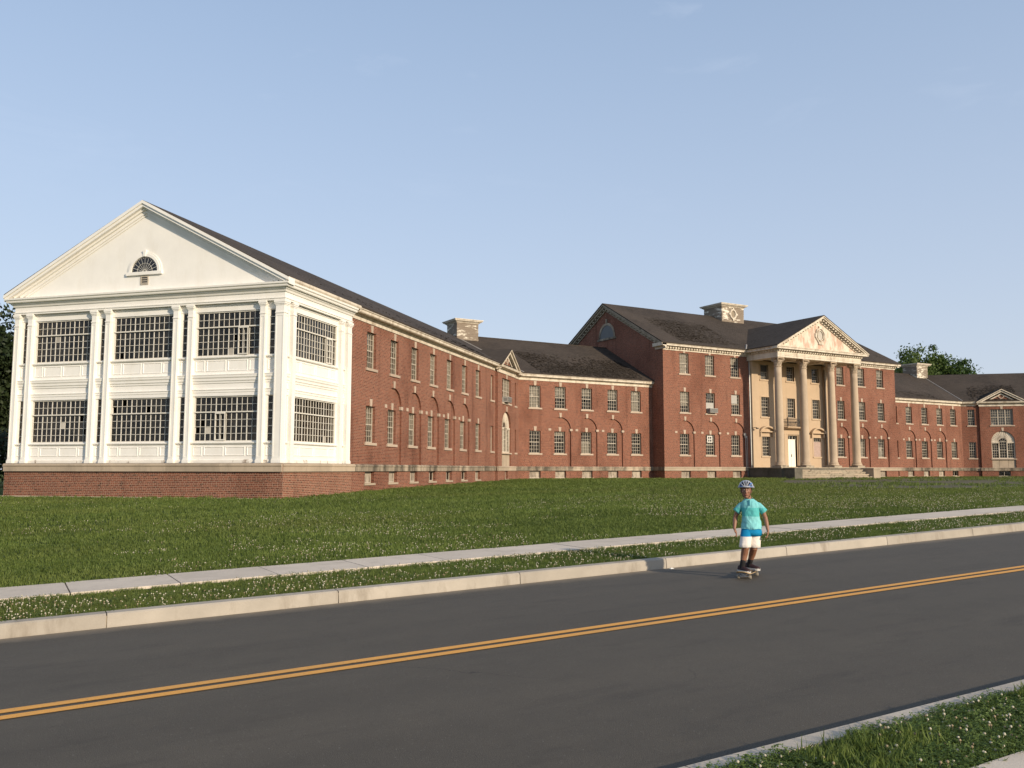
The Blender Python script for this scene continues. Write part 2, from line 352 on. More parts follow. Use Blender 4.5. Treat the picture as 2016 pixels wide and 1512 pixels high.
# ------------------------------------------------------------------ ground heights
G = 0.0262
def road_z(X):
    X = np.asarray(X, float)
    return np.where(X < 22, G * X, G * (22 + 10 * (1 - np.exp(-(np.maximum(X, 22) - 22) / 10.0))))
def base_z(X):
    return H + np.interp(X, [-40, 0, 9.5, 17, 26, 35, 48, 64, 100], [-1.22, -1.20, -1.19, -1.03, -.92, -.79, -.80, -.80, -.82])
def front_y(X): return np.interp(X, [-30, 9.45, 35.1, 93.5, 119, 160], [72, 34.7, 59.8, 59.8, 34.7, 60])
def ground_z(X, Y):
    X = np.asarray(X, float); Y = np.asarray(Y, float)
    s = road_z(X) + np.interp(Y, [1.5, 2.9, 3.7, 11.2, 11.5, 12.8, 14.2], [.09, .09, .065, .095, .11, .15, .155])
    yb = front_y(X)
    t = np.clip((Y - 14.2) / np.maximum(yb - 14.2, 1), 0, 1)
    t2 = t * t * (3 - 2 * t) * .5 + t * .5
    z = s * (1 - t2) + base_z(X) * t2
    z = z + .05 * np.sin(X * .21 + 1.3) * np.sin(Y * .26) * np.clip((Y - 14.5) / 6, 0, 1) * np.clip((yb - 2 - Y) / 6, 0, 1)
    return np.where(Y < 14.2, s, z)

ZL0, ZL1, ZL2 = (1.30, 3.10), (4.97, 6.77), (8.39, 10.20)      # window rows relative to the lens
def zz(z): return z + H
# ------------------------------------------------------------------ building kit (x along the wall, y inwards, z from the lens level)
BZ = 1.2                                   # building roots stand 1.2 m below the lens level
A1 = radians(44.091); U1 = (cos(A1), sin(A1)); N1 = (U1[1], -U1[0]); CX, CY = 9.45, 34.74
YK, YM, XM = 59.857, 58.293, 64.3
BAND_T, BAND_B = 0.235, -0.10
R90 = -pi / 2
def rot2(a, y, rz):
    return (a, y) if rz == 0 else (a * cos(rz) - y * sin(rz), a * sin(rz) + y * cos(rz))
def part(name, mb, mat, root, rz=0.0, a=0.0, y=0.0, z=0.0, **k):
    me = mb if isinstance(mb, bpy.types.Mesh) else mb.mesh(name, mat)
    px, py = rot2(a, y, rz)
    return place(name, me, root, (px, py, z + BZ), rz, **k)
def sub(name, mb, mat, par, loc=(0, 0, 0), **k):
    me = mb if isinstance(mb, bpy.types.Mesh) else mb.mesh(name, mat)
    return place(name, me, par, loc, 0.0, **k)
def wall_grid(mb, a0, a1, z0, z1, y, holes=()):
    xs = sorted({a0, a1, *[v for h in holes for v in h[:2] if a0 < v < a1]}); zs = sorted({z0, z1, *[v for h in holes for v in h[2:] if z0 < v < z1]})
    for i in range(len(xs) - 1):
        for j in range(len(zs) - 1):
            cx, cz = (xs[i] + xs[i + 1]) / 2, (zs[j] + zs[j + 1]) / 2
            if any(h[0] < cx < h[1] and h[2] < cz < h[3] for h in holes): continue
            mb.quad((xs[i], y, zs[j]), (xs[i + 1], y, zs[j]), (xs[i + 1], y, zs[j + 1]), (xs[i], y, zs[j + 1]))
def reveal(mb, h, y0, y1):
    a0, a1, z0, z1 = h
    mb.quad((a0, y0, z0), (a0, y0, z1), (a0, y1, z1), (a0, y1, z0)); mb.quad((a1, y0, z1), (a1, y0, z0), (a1, y1, z0), (a1, y1, z1))
    mb.quad((a0, y0, z1), (a1, y0, z1), (a1, y1, z1), (a0, y1, z1)); mb.quad((a1, y0, z0), (a0, y0, z0), (a0, y1, z0), (a1, y1, z0))
def arch_cut(mb, c, r, zb, zs, y0, y1, n=20):
    """front spandrels and the soffit of a round-headed recess; zb..zs straight, then an arc"""
    P = [(c + r * cos(pi - pi * i / n), zs + r * sin(pi * i / n)) for i in range(n + 1)]; zt = zs + r
    for i in range(n):
        (xa, za), (xb, zb_) = P[i], P[i + 1]
        mb.quad((xa, y0, za), (xb, y0, zb_), (xb, y0, zt), (xa, y0, zt)); mb.quad((xa, y0, za), (xa, y1, za), (xb, y1, zb_), (xb, y0, zb_))
    mb.quad((c - r, y0, zb), (c - r, y0, zs), (c - r, y1, zs), (c - r, y1, zb)); mb.quad((c + r, y0, zs), (c + r, y0, zb), (c + r, y1, zb), (c + r, y1, zs))
REC = 0.11; SET = 0.14; AR, AZ = 1.03, 3.24
def brick_wall(mb, a0, a1, z0, z1, wins, arches=(), y=0.0):
    """wins: (centre, width, z0, z1); arches: centres of round-headed recesses holding a ground-floor window"""
    holes = []
    for (c, w, b, t) in wins:
        h = (c - w / 2, c + w / 2, b, t)
        if any(abs(c - k) < .1 for k in arches) and 0 < b < 3: continue
        holes.append(h); reveal(mb, h, y, y + .22)
    for c in arches:
        holes.append((c - AR, c + AR, BAND_T - .1, AZ + AR)); arch_cut(mb, c, AR, BAND_T - .1, AZ, y, y + REC)
        inner = [(k - w / 2, k + w / 2, b, t) for (k, w, b, t) in wins if abs(k - c) < .1 and 0 < b < 3]
        wall_grid(mb, c - AR, c + AR, BAND_T - .1, AZ + AR + .01, y + REC, inner)
        for h in inner: reveal(mb, h, y + REC, y + REC + .22)
    wall_grid(mb, a0, a1, z0, z1, y, holes)
def sash_mesh(w, h, cols, rows, paint, mid=.5):
    def mk():
        mb = MB(); f = .055; d = .09
        mb.box(-w / 2, -w / 2 + f, 0, d, 0, h); mb.box(w / 2 - f, w / 2, 0, d, 0, h); mb.box(-w / 2 + f, w / 2 - f, 0, d, 0, f); mb.box(-w / 2 + f, w / 2 - f, 0, d, h - f, h)
        zm = f + (h - 2 * f) * mid
        if len(rows) > 1: mb.box(-w / 2 + f, w / 2 - f, .01, d - .01, zm - .03, zm + .03)
        secs = [(f, zm - .03, rows[0]), (zm + .03, h - f, rows[1])] if len(rows) > 1 else [(f, h - f, rows[0])]
        mw = .026
        for (b, t, r) in secs:
            yb = .03 if b < h * .4 else .018
            for i in range(1, cols):
                x = -w / 2 + f + (w - 2 * f) * i / cols; mb.box(x - mw / 2, x + mw / 2, yb, yb + .035, b, t)
            for j in range(1, r):
                z = b + (t - b) * j / r; mb.box(-w / 2 + f, w / 2 - f, yb - .003, yb + .032, z - mw / 2, z + mw / 2)
        return mb.mesh('window', paint)
    return cached(('sash', w, h, cols, tuple(rows), paint, mid), mk)
def panes_mesh(w, h, cols, rows, seed, gl='glass', broken=0.05):
    rng = random.Random(seed)
    mb = MB(); f = .055; zm = f + (h - 2 * f) * .5
    secs = [(f, zm - .03, rows[0]), (zm + .03, h - f, rows[1])] if len(rows) > 1 else [(f, h - f, rows[0])]
    for (b, t, r) in secs:
        y = .05 if b < h * .4 else .038
        for i in range(cols):
            for j in range(r):
                if rng.random() < broken: continue
                x0 = -w / 2 + f + (w - 2 * f) * i / cols; x1 = x0 + (w - 2 * f) / cols; za = b + (t - b) * j / r; zb = za + (t - b) / r
                k = .0035; e = [rng.uniform(-k, k) for _ in range(3)]
                mb.quad((x0, y + e[0], za), (x1, y + e[1], za), (x1, y + e[1] + e[2] - e[0], zb), (x0, y + e[2], zb))
    return mb.mesh('panes', gl)
def sill_mesh(w, mat='limestone_clean', hgt=.13, out=.07):
    return cached(('sill', round(w, 2), mat, hgt, out), lambda: MB().prism([(0, 0)] * 0 or [(-w / 2 - .13, -hgt), (w / 2 + .13, -hgt), (w / 2 + .13, 0), (-w / 2 - .13, 0)], -SET - out, .0).mesh('sill', mat))
def key_mesh(hgt=.36, w0=.10, w1=.14, out=.035, mat='limestone_clean', back=0.0):
    return cached(('key', hgt, w0, w1, out, mat, back), lambda: MB().prism([(-w0, 0), (w0, 0), (w1, hgt), (-w1, hgt)], -out - back, .06 - back).mesh('keystone', mat))
WSEED = [100]
def window(root, c, b, t, w=1.05, y=0.0, rz=0.0, cols=4, rows=(3, 3), blind=None, sill=True, key=True, paint='sash_paint', sillmat='limestone_clean', broken=.04):
    h = t - b; WSEED[0] += 1; s = SET
    o = part('window', sash_mesh(w, h, cols, rows, paint), None, root, rz, c, y + s, b)
    sub('panes', panes_mesh(w, h, cols, rows, WSEED[0], broken=broken), None, o, kind='stuff')
    if sill: sub('sill', sill_mesh(w, sillmat), None, o)
    if key: sub('keystone', key_mesh(), None, o, (0, -s, h))
    if blind:
        z0, z1 = blind; mb = MB(); n = 9
        for i in range(n):
            x0 = -w / 2 + .05 + (w - .1) * i / n; x1 = -w / 2 + .05 + (w - .1) * (i + 1) / n
            ya, yb = .13 + .02 * ((i * 7) % 3) / 2, .13 + .02 * (((i + 1) * 7) % 3) / 2; zb = h * z0 + (.05 * ((i * 5) % 4) / 3 if z0 > .01 else 0)
            mb.quad((x0, ya, zb), (x1, yb, zb), (x1, yb, h * z1), (x0, ya, h * z1))
        sub('blind', mb, 'blind_cloth', o)
    return o
def basement_window(root, c, w=1.05, y=0.0, z0=-.68, z1=-.12, boarded=True):
    h = z1 - z0
    mb = MB(); mb.box(-w / 2, w / 2, .0, .05, 0, .05); mb.box(-w / 2, w / 2, 0, .05, h - .05, h); mb.box(-w / 2, -w / 2 + .05, 0, .05, .05, h - .05); mb.box(w / 2 - .05, w / 2, 0, .05, .05, h - .05)
    mb.box(-.02, .02, .0, .04, .05, h - .05)
    o = part('basement_window', mb, 'sash_paint', root, 0, c, y + .17, z0)
    if boarded: sub('window_board', MB().box(-w / 2 + .05, w / 2 - .05, .02, .04, .05, h - .05), 'concrete_pale', o)
    else: sub('panes', MB().quad((-w / 2, .03, 0), (w / 2, .03, 0), (w / 2, .03, h), (-w / 2, .03, h)), 'glass', o, kind='stuff')
    sub('sill', MB().box(-w / 2 - .1, w / 2 + .1, -.17 - .05, 0, -.10, 0), 'limestone', o)
simple('concrete_pale', (.40, .345, .275), .95, .2, 3.0, .2, .2, 20, (.12, .09, .07), .9, dlo=.40, dhi=.62)
def water_table(root, a0, a1, y=0.0, rz=0.0, mat='limestone', length=1.5, out=.10, zt=BAND_T, zb=BAND_B, seed=1, m0=0., m1=0.):
    """stone band; each block its own piece under the band's bed"""
    rng = random.Random(seed)
    bed = part('water_table', MB().box(a0 + .02, a1 - .02, y - out + .035, y + .04, zb + .015, zt - .02), mat, root, rz)
    xs = [a0]
    while xs[-1] < a1 - length * .8: xs.append(xs[-1] + length * rng.uniform(.75, 1.25))
    xs[-1] = a1
    for i in range(len(xs) - 1):
        e = rng.uniform(-.004, .004); yo = y - out + e
        prof = [(y + .03, zb), (yo, zb), (yo, zb + .21), (yo - .03, zb + .225), (yo - .035, zt - .05), (yo + .02, zt), (y + .03, zt)]
        me = MB().sweep([(p - (yo), q) for p, q in prof], xs[i] + (.004 if i else 0), xs[i + 1] - (.004 if i < len(xs) - 2 else 0), m0 if i == 0 else 0, m1 if i == len(xs) - 2 else 0).mesh('stone_block', mat)
        place('stone_block', me, bed, (0, yo, 0))
def arch_trim(root, c, rz=0.0, y=0.0):
    o = part('arch_keystone', cached('akey', lambda: MB().prism([(-.085, -.02), (.085, -.02), (.125, .35), (-.125, .35)], -.035, .10).mesh('arch_keystone', 'limestone_clean')), None, root, rz, c, y, AZ + AR)
    for s in (-1, 1):
        part('impost_block', cached('imp', lambda: MB().box(-.13, .13, -.03, .10, 0, .18).mesh('impost_block', 'limestone_clean')), None, root, rz, c + s * (AR + .02), y, AZ - .09)
def slab_roof(mb, pts, th=.10):
    n = len(pts); top = [tuple(p) for p in pts]; bot = [(p[0], p[1], p[2] - th) for p in pts]
    mb.add(top + bot, [tuple(range(n)), tuple(range(2 * n - 1, n - 1, -1))] + [(i, n + i, n + (i + 1) % n, (i + 1) % n) for i in range(n)])
def to_local(root):
    ox, oy = root.location.x, root.location.y; a = root.rotation_euler.z
    return lambda X, Y, Z: ((X - ox) * cos(a) + (Y - oy) * sin(a), -(X - ox) * sin(a) + (Y - oy) * cos(a), Z)
def loose_shingles(root, tri, n, seed, name='loose_shingle_scraps', dens=None, size=.16):
    """curled scraps of torn shingle lying over a patch of roof; tri: origin, edge u, edge v (local coordinates)"""
    rng = np.random.default_rng(seed); o, u, v = (np.array(p, float) for p in tri); nrm = np.cross(u, v); nrm /= np.linalg.norm(nrm)
    if nrm[2] < 0: nrm = -nrm
    uh, vh = u / np.linalg.norm(u), v / np.linalg.norm(v); mb = MB()
    cl = rng.random((9, 2)) * np.array([1, .8])
    for _ in range(n):
        c = cl[rng.integers(9)] + rng.normal(0, .16, 2)
        if not (0.01 < c[0] < .99 and 0.01 < c[1] < .97): continue
        p = o + u * c[0] + v * c[1]; a = rng.uniform(-.5, .5); w = size * rng.uniform(.5, 1.3); l = size * rng.uniform(.4, .9); lift = rng.uniform(.005, .035)
        e1 = uh * cos(a) + vh * sin(a); e2 = vh * cos(a) - uh * sin(a)
        mb.quad(p + nrm * .012, p + e1 * w + nrm * .012, p + e1 * w + e2 * l + nrm * (.012 + lift * .4), p + e2 * l + nrm * (.012 + lift * .2))
        mb.quad(p + nrm * (.014 + lift), p + e1 * w + nrm * (.014 + lift * .6), p + e1 * w + e2 * l * .5 + nrm * .016, p + e2 * l * .5 + nrm * .016)
    part(name, mb, 'shingle_piece', root, kind='stuff')
def gutter_run(root, x0, x1, m0, m1, y, zt, mat='white_weathered', rz=0.0, frieze=.17, seed=3, fout=0.0):
    """boxed gutter, soffit and frieze board under an eave whose roof edge is at y, zt"""
    prof = [(y, zt - .05), (y - .015, zt - .03), (y - .02, zt - .13), (y + .03, zt - .17), (y + .035, zt - .27), (y + .08, zt - .31), (y + .10, zt - .31), (y + .10, zt - .05)]
    part('gutter', MB().sweep(prof, x0, x1, m0, m1), mat, root, rz)
    fy = -fout
    prof = [(y + .10, zt - .27), (y + .10, zt - .31), (fy - .16, zt - .31), (fy - .14, zt - .36), (fy - .06, zt - .40), (fy - .045, zt - .40 - frieze), (fy + .02, zt - .40 - frieze), (fy + .02, zt - .25)]
    part('cornice', MB().sweep(prof, x0, x1, m0, m1), mat, root, rz)

# ------------------------------------------------------------------ left wing: long gabled wing with the white sunporch end
def left_wing():
    root = thing('brick_wing', 'long gabled brick wing whose near end is a white two-storey glazed sunporch', 'building', (CX, CY, H - BZ), A1, 'wings of the long brick building')
    D = 13.54; TI = 35.96; WY = .12          # depth, inner corner, brick plane
    zE, zR = 7.74, 11.46
    # --- brick flank
    cs = [8.5 + 2.85 * i for i in range(7)]; pav0, pav1, pc = 29.6, 34.15, 31.88; PY = -.08
    wins = [(c, 1.05, *ZL0) for c in cs] + [(c, 1.05, *ZL1) for c in cs] + [(28.85, .66, *ZL0), (28.85, .66, *ZL1)]
    bas = [(c, 1.05, -.68, -.12) for c in cs]
    mb = MB(); brick_wall(mb, 6.0, pav0, -1.6, 7.4, wins + bas, cs[1:6], WY)
    part('flank_wall', mb, 'brick', root)
    mb = MB(); seg = [(34.95, .66, *ZL0), (34.95, .66, *ZL1)]; brick_wall(mb, pav1, TI + .05, -1.6, 7.4, seg, (), WY)
    part('flank_wall', mb, 'brick', root)
    blinds = {1: (.5, 1), 4: (.0, .5)}
    for i, c in enumerate(cs):
        ar = 1 <= i <= 5
        window(root, c, *ZL0, y=WY + (REC if ar else 0), sill=True, rows=(3, 3), blind={0: (.45, 1), 2: (.5, .95), 5: (.55, 1)}.get(i))
        window(root, c, *ZL1, y=WY, blind={0: (.5, 1), 3: (.3, 1), 4: (.1, 1)}.get(i))
        basement_window(root, c, y=WY, boarded=i not in (3, 4, 5))
        if ar: arch_trim(root, c, 0, WY)
    for c in (28.85, 34.95):
        for zr in (ZL0, ZL1): window(root, c, *zr, w=.66, y=WY, cols=3, key=False, blind=(.2, 1))
    # --- projecting bay with its little gable
    mb = MB()
    up = (pc - 1.14, pc + 1.14, *ZL1); ar = 1.2; az = 3.12; bw = (pc - .35, pc + .35, -.70, -.14)
    holes = [up, (pc - ar, pc + ar, BAND_T, az + ar), bw]
    wall_grid(mb, pav0, pav1, -1.6, 7.4, PY, holes); reveal(mb, up, PY, PY + .22); reveal(mb, bw, PY, PY + .22); arch_cut(mb, pc, ar, BAND_T, az, PY, PY + .16)
    for x, s in ((pav0, 1), (pav1, -1)): mb.quad((x, PY, -1.6), (x, WY, -1.6), (x, WY, 7.4), (x, PY, 7.4))
    mb.quad((pav0, PY, 7.3), (pav1, PY, 7.3), (pc, PY, 7.3 + (pc - pav0) * .545))
    part('gabled_bay', mb, 'brick', root)
    palladian(root, pc, ar, az, PY)
    triple_window(root, pc, up, PY)
    basement_window(root, pc, w=.7, y=PY, z0=-.70, z1=-.14, boarded=False)
    bay_gable(root, pc, pav0, pav1, PY, zE, 0.514)
    # --- band, cornice, roof
    water_table(root, 6.05, pav0 - .1, WY, mat='limestone_dirty', seed=5); water_table(root, pav0 - .1, pav1 + .1, PY, seed=6, length=1.2); water_table(root, pav1 + .1, TI - .05, WY, seed=7, mat='limestone_dirty')
    mi = tan(A1 / 2)
    gutter_run(root, 6.3, pav0 - .2, 0, 0, -.32, zE, fout=-WY); gutter_run(root, pav1 + .3, TI, 0, mi, -.32, zE, fout=-WY)
    loc = to_local(root)
    P2w = valley_pts(-.34, -.38); P3w = ridge_pt(); Pb = back_pt()
    P2, P3, PB = loc(*P2w, zE), loc(*P3w, zR), loc(*Pb, zE)
    mb = MB(); slab_roof(mb, [(-.36, -.34, zE), P2, P3, (-.36, D / 2, zR)]); slab_roof(mb, [(-.36, D / 2, zR), P3, PB, (-.36, D + .34, zE)])
    rf = part('roof', mb, 'roof_shingle', root)
    loose_shingles(root, ((2, -.30, zE + .0), (26, 0, 0), (0, 3.0, 3.0 * .523)), 900, 4, size=.14)
    # far side, kept plain
    mb = MB(); wall_grid(mb, -.0, 50, -1.6, 7.5, D); part('rear_wall', mb, 'brick', root)
    mb = MB(); wall_grid(mb, 2.9, 36, -1.2, 7.3, 1.3); mb.box(.5, 36, 1.2, 3.0, 3.25, 3.6); mb.quad((2.9, 1.3, -1), (2.9, D - .3, -1), (2.9, D - .3, 7.4), (2.9, 1.3, 7.4)); mb.box(.35, 2.9, .4, D - .3, 3.25, 3.55); mb.box(.3, 2.9, .4, D - .3, 0.2, .3); mb.box(.3, 2.9, .4, D - .3, 7.3, 7.4)
    mb.box(.35, 6.0, .5, 3.0, 3.26, 3.54); mb.box(.35, 6.0, .5, 3.0, 7.31, 7.39)
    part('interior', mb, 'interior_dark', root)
    sunporch(root, D, zE, zR)
    part('valley_flashing', MB().tube([(P2[0], P2[1], P2[2] + .02), (P3[0], P3[1], P3[2] + .02)], .05, 5), 'flashing', root)
    return root
def line_int(p, d, q, e):
    k = ((q[0] - p[0]) * e[1] - (q[1] - p[1]) * e[0]) / (d[0] * e[1] - d[1] * e[0]); return (p[0] + d[0] * k, p[1] + d[1] * k)
def valley_pts(off, yoff=None):
    p = (CX - N1[0] * off, CY - N1[1] * off); return line_int(p, U1, (0, YK + (off if yoff is None else yoff)), (1, 0))
def ridge_pt():
    p = (CX - N1[0] * 6.77, CY - N1[1] * 6.77); return line_int(p, U1, (0, YK + 6.7), (1, 0))
def back_pt():
    p = (CX - N1[0] * 13.88, CY - N1[1] * 13.88); return line_int(p, U1, (0, YK + 13.76), (1, 0))

def triple_window(root, pc, up, y):
    a0, a1, b, t = up; w = a1 - a0; h = t - b
    fr = part('window', MB().box(-w / 2, w / 2, 0, .1, 0, .06).box(-w / 2, w / 2, 0, .1, h - .06, h).box(-w / 2, -w / 2 + .06, 0, .1, .06, h - .06).box(w / 2 - .06, w / 2, 0, .1, .06, h - .06).box(-.42, -.32, 0, .1, .06, h - .06).box(.32, .42, 0, .1, .06, h - .06), 'sash_paint', root, 0, pc, y + SET, b)
    for x0, x1, n in ((-w / 2 + .06, -.42, 3), (-.32, .32, 3), (.42, w / 2 - .06, 3)):
        ww = x1 - x0 + .11
        sub('sash', sash_mesh(round(ww, 3), h - .02, n, (3, 3), 'sash_paint'), None, fr, ((x0 + x1) / 2, .012, .01)); WSEED[0] += 1
        sub('panes', panes_mesh(ww, h - .02, n, (3, 3), WSEED[0]), None, fr, ((x0 + x1) / 2, .012, .01), kind='stuff')
    sub('sill', sill_mesh(w), None, fr); sub('keystone', key_mesh(.40, .10, .15), None, fr, (0, -SET, h))
    sub('blind', MB().quad((-w / 2, .16, 0), (w / 2, .16, 0), (w / 2, .16, h), (-w / 2, .16, h)), 'blind_cloth', fr)
def palladian(root, pc, r, zs, y):
    """three-part round-headed window over a stone apron"""
    yb = y + .16; b = 1.26
    mb = MB(); n = 20
    fan = [(r * cos(pi * i / n), r * sin(pi * i / n)) for i in range(n + 1)]; ri = .42
    inn = [(ri * cos(pi * i / n), ri * sin(pi * i / n)) for i in range(n + 1)]
    for i in range(n):
        (a, c), (d, e), (f, g), (h, k) = fan[i], fan[i + 1], inn[i + 1], inn[i]
        mb.add([(a, .02, c), (d, .02, e), (f, .05, g), (h, .05, k), (a, .10, c), (d, .10, e), (f, .10, g), (h, .10, k)], [(0, 1, 2, 3), (7, 6, 5, 4), (3, 2, 6, 7)])
    for i in range(1, 16):                                     # shell ribs
        t = pi * i / 16; mb.box(-.012, .012, 0, .05, .50, 1.12) if False else mb.add([(cos(t) * q + sin(t) * s_, yy, sin(t) * q - cos(t) * s_) for q, s_, yy in ((.48, -.018, .0), (.48, .018, .0), (1.12, .04, .0), (1.12, -.04, .0), (.48, -.018, .06), (.48, .018, .06), (1.12, .04, .06), (1.12, -.04, .06))], [(0, 1, 2, 3), (0, 4, 5, 1), (1, 5, 6, 2), (2, 6, 7, 3), (3, 7, 4, 0)])
    o = part('arched_window', mb, 'white_weathered', root, 0, pc, yb - .02, zs)
    h = zs - b
    post = MB()
    for x0, x1 in ((-r, -r + .10), (-.46, -.36), (.36, .46), (r - .10, r)): post.box(x0, x1, -.02, .10, -h, 0)
    post.box(-r - .08, -.36, -.05, .10, -.13, .0); post.box(.36, r + .08, -.05, .10, -.13, .0); post.box(-r, r, -.02, .12, -h - .02, -h + .05)
    sub('mullions', post, 'white_weathered', o)
    for cx, w, hh in ((-(.46 + r - .10) / 2, r - .56, h - .18), (0, .72, h), ((.46 + r - .10) / 2, r - .56, h - .18)):
        WSEED[0] += 1; sub('sash', sash_mesh(round(w + .08, 3), round(hh, 3), 3, (3, 3), 'sash_paint'), None, o, (cx, .03, -h + .03)); sub('panes', panes_mesh(w + .08, hh, 3, (3, 3), WSEED[0], broken=.1), None, o, (cx, .03, -h + .03), kind='stuff')
    g = MB(); g.add([(0, .07, 0)] + [(x, .07, z) for x, z in inn], [(0, i + 1, i + 2) for i in range(n)]); sub('fanlight_glass', g, 'glass', o)
    g = MB()
    for t in (45, 90, 135): g.add([(cos(radians(t)) * q + sin(radians(t)) * s_, .05, sin(radians(t)) * q - cos(radians(t)) * s_) for q, s_ in ((0, -.012), (0, .012), (ri, .012), (ri, -.012))], [(0, 1, 2, 3)])
    sub('fanlight_bars', g, 'sash_paint', o)
    sub('keystone', key_mesh(.38, .09, .13, .04), None, o, (0, -.14, r))
    ap = MB(); ap.box(-r, -.46, -.02, .12, BAND_T - zs, -h - .02); ap.box(-.44, .44, -.02, .12, BAND_T - zs, -h - .02); ap.box(.46, r, -.02, .12, BAND_T - zs, -h - .02)
    ap.box(-r - .1, r + .1, -.22, .10, -h - .12, -h - .02) if False else None
    sub('apron', ap, 'limestone', o)
    sub('sill', MB().box(-r - .10, r + .10, -.20, .0, -h - .12, -h - .02), 'limestone_clean', o)
def rake_pts(c, half, z0, slope, off):
    return [(c - half, z0), (c, z0 + half * slope), (c + half, z0)]
def rake_strip(mb, c, half, z0, slope, t0, t1, y0, y1, parts=(1, 1)):
    """pair of sloping boards between perpendicular offsets t0..t1 (measured down from the roof line)"""
    k = sqrt(1 + slope * slope)
    za = z0 + half * slope
    for s in (-1, 1):
        mb.prism([(c, za - t0 * k), (c + s * half, z0 - t0 * k), (c + s * half, z0 - t1 * k), (c, za - t1 * k)][::s], y0, y1)
def bay_gable(root, pc, p0, p1, y, zE, roof_slope):
    half = (p1 - p0) / 2 + .34; slope = .545; z0 = 7.62
    mb = MB(); rake_strip(mb, pc, half, z0, slope, .0, .11, y - .42, y + .1); rake_strip(mb, pc, half - .1, z0 + .0, slope, .12, .26, y - .30, y + .1); rake_strip(mb, pc, half - .28, z0 - .02, slope, .30, .42, y - .10, y + .05)
    mb.sweep([(y - .42, z0 - .10), (y - .45, z0 - .02), (y - .05, z0 + .02), (y + .05, z0 - .02), (y + .05, z0 - .36), (y - .06, z0 - .34), (y - .08, z0 - .22), (y - .30, z0 - .16), (y - .40, z0 - .16)], pc - half, pc + half)
    mb.sweep([(y - .07, z0 - .52), (y - .07, z0 - .34), (y + .02, z0 - .34), (y + .02, z0 - .52)], p0 - .03, p1 + .03)
    g = part('gable_trim', mb, 'white_weathered', root)
    zc = z0 + half * slope * .42
    orn = MB(); orn.tube([(.24 * cos(2 * pi * i / 20), y - .04, zc + .24 * sin(2 * pi * i / 20)) for i in range(20)], .055, 6, True)
    for dx, dz in ((1, 0), (-1, 0), (0, 1), (0, -1)): orn.box(*sorted((dx * .26 - abs(dz) * .06, dx * .50 + abs(dz) * .06)), y - .07, y + .02, *sorted((zc + dz * .26 - abs(dx) * .06, zc + dz * .50 + abs(dx) * .06)))
    orn.xf(lambda a, b, c: (a + pc, b, c)); part('gable_ornament', orn, 'limestone_clean', root)
    zr = z0 + half * slope + .04; mb = MB()
    sr = (zr - zE) / roof_slope - .34 + .3
    for s in (-1, 1):
        slab_roof(mb, [(pc, y - .44, zr), (pc + s * (half + .03), y - .44, zr - (half + .03) * slope), (pc + s * (half + .03), .3, zr - (half + .03) * slope), (pc, sr, zr)][::s], .06)
    part('gable_roof', mb, 'roof_shingle', root)

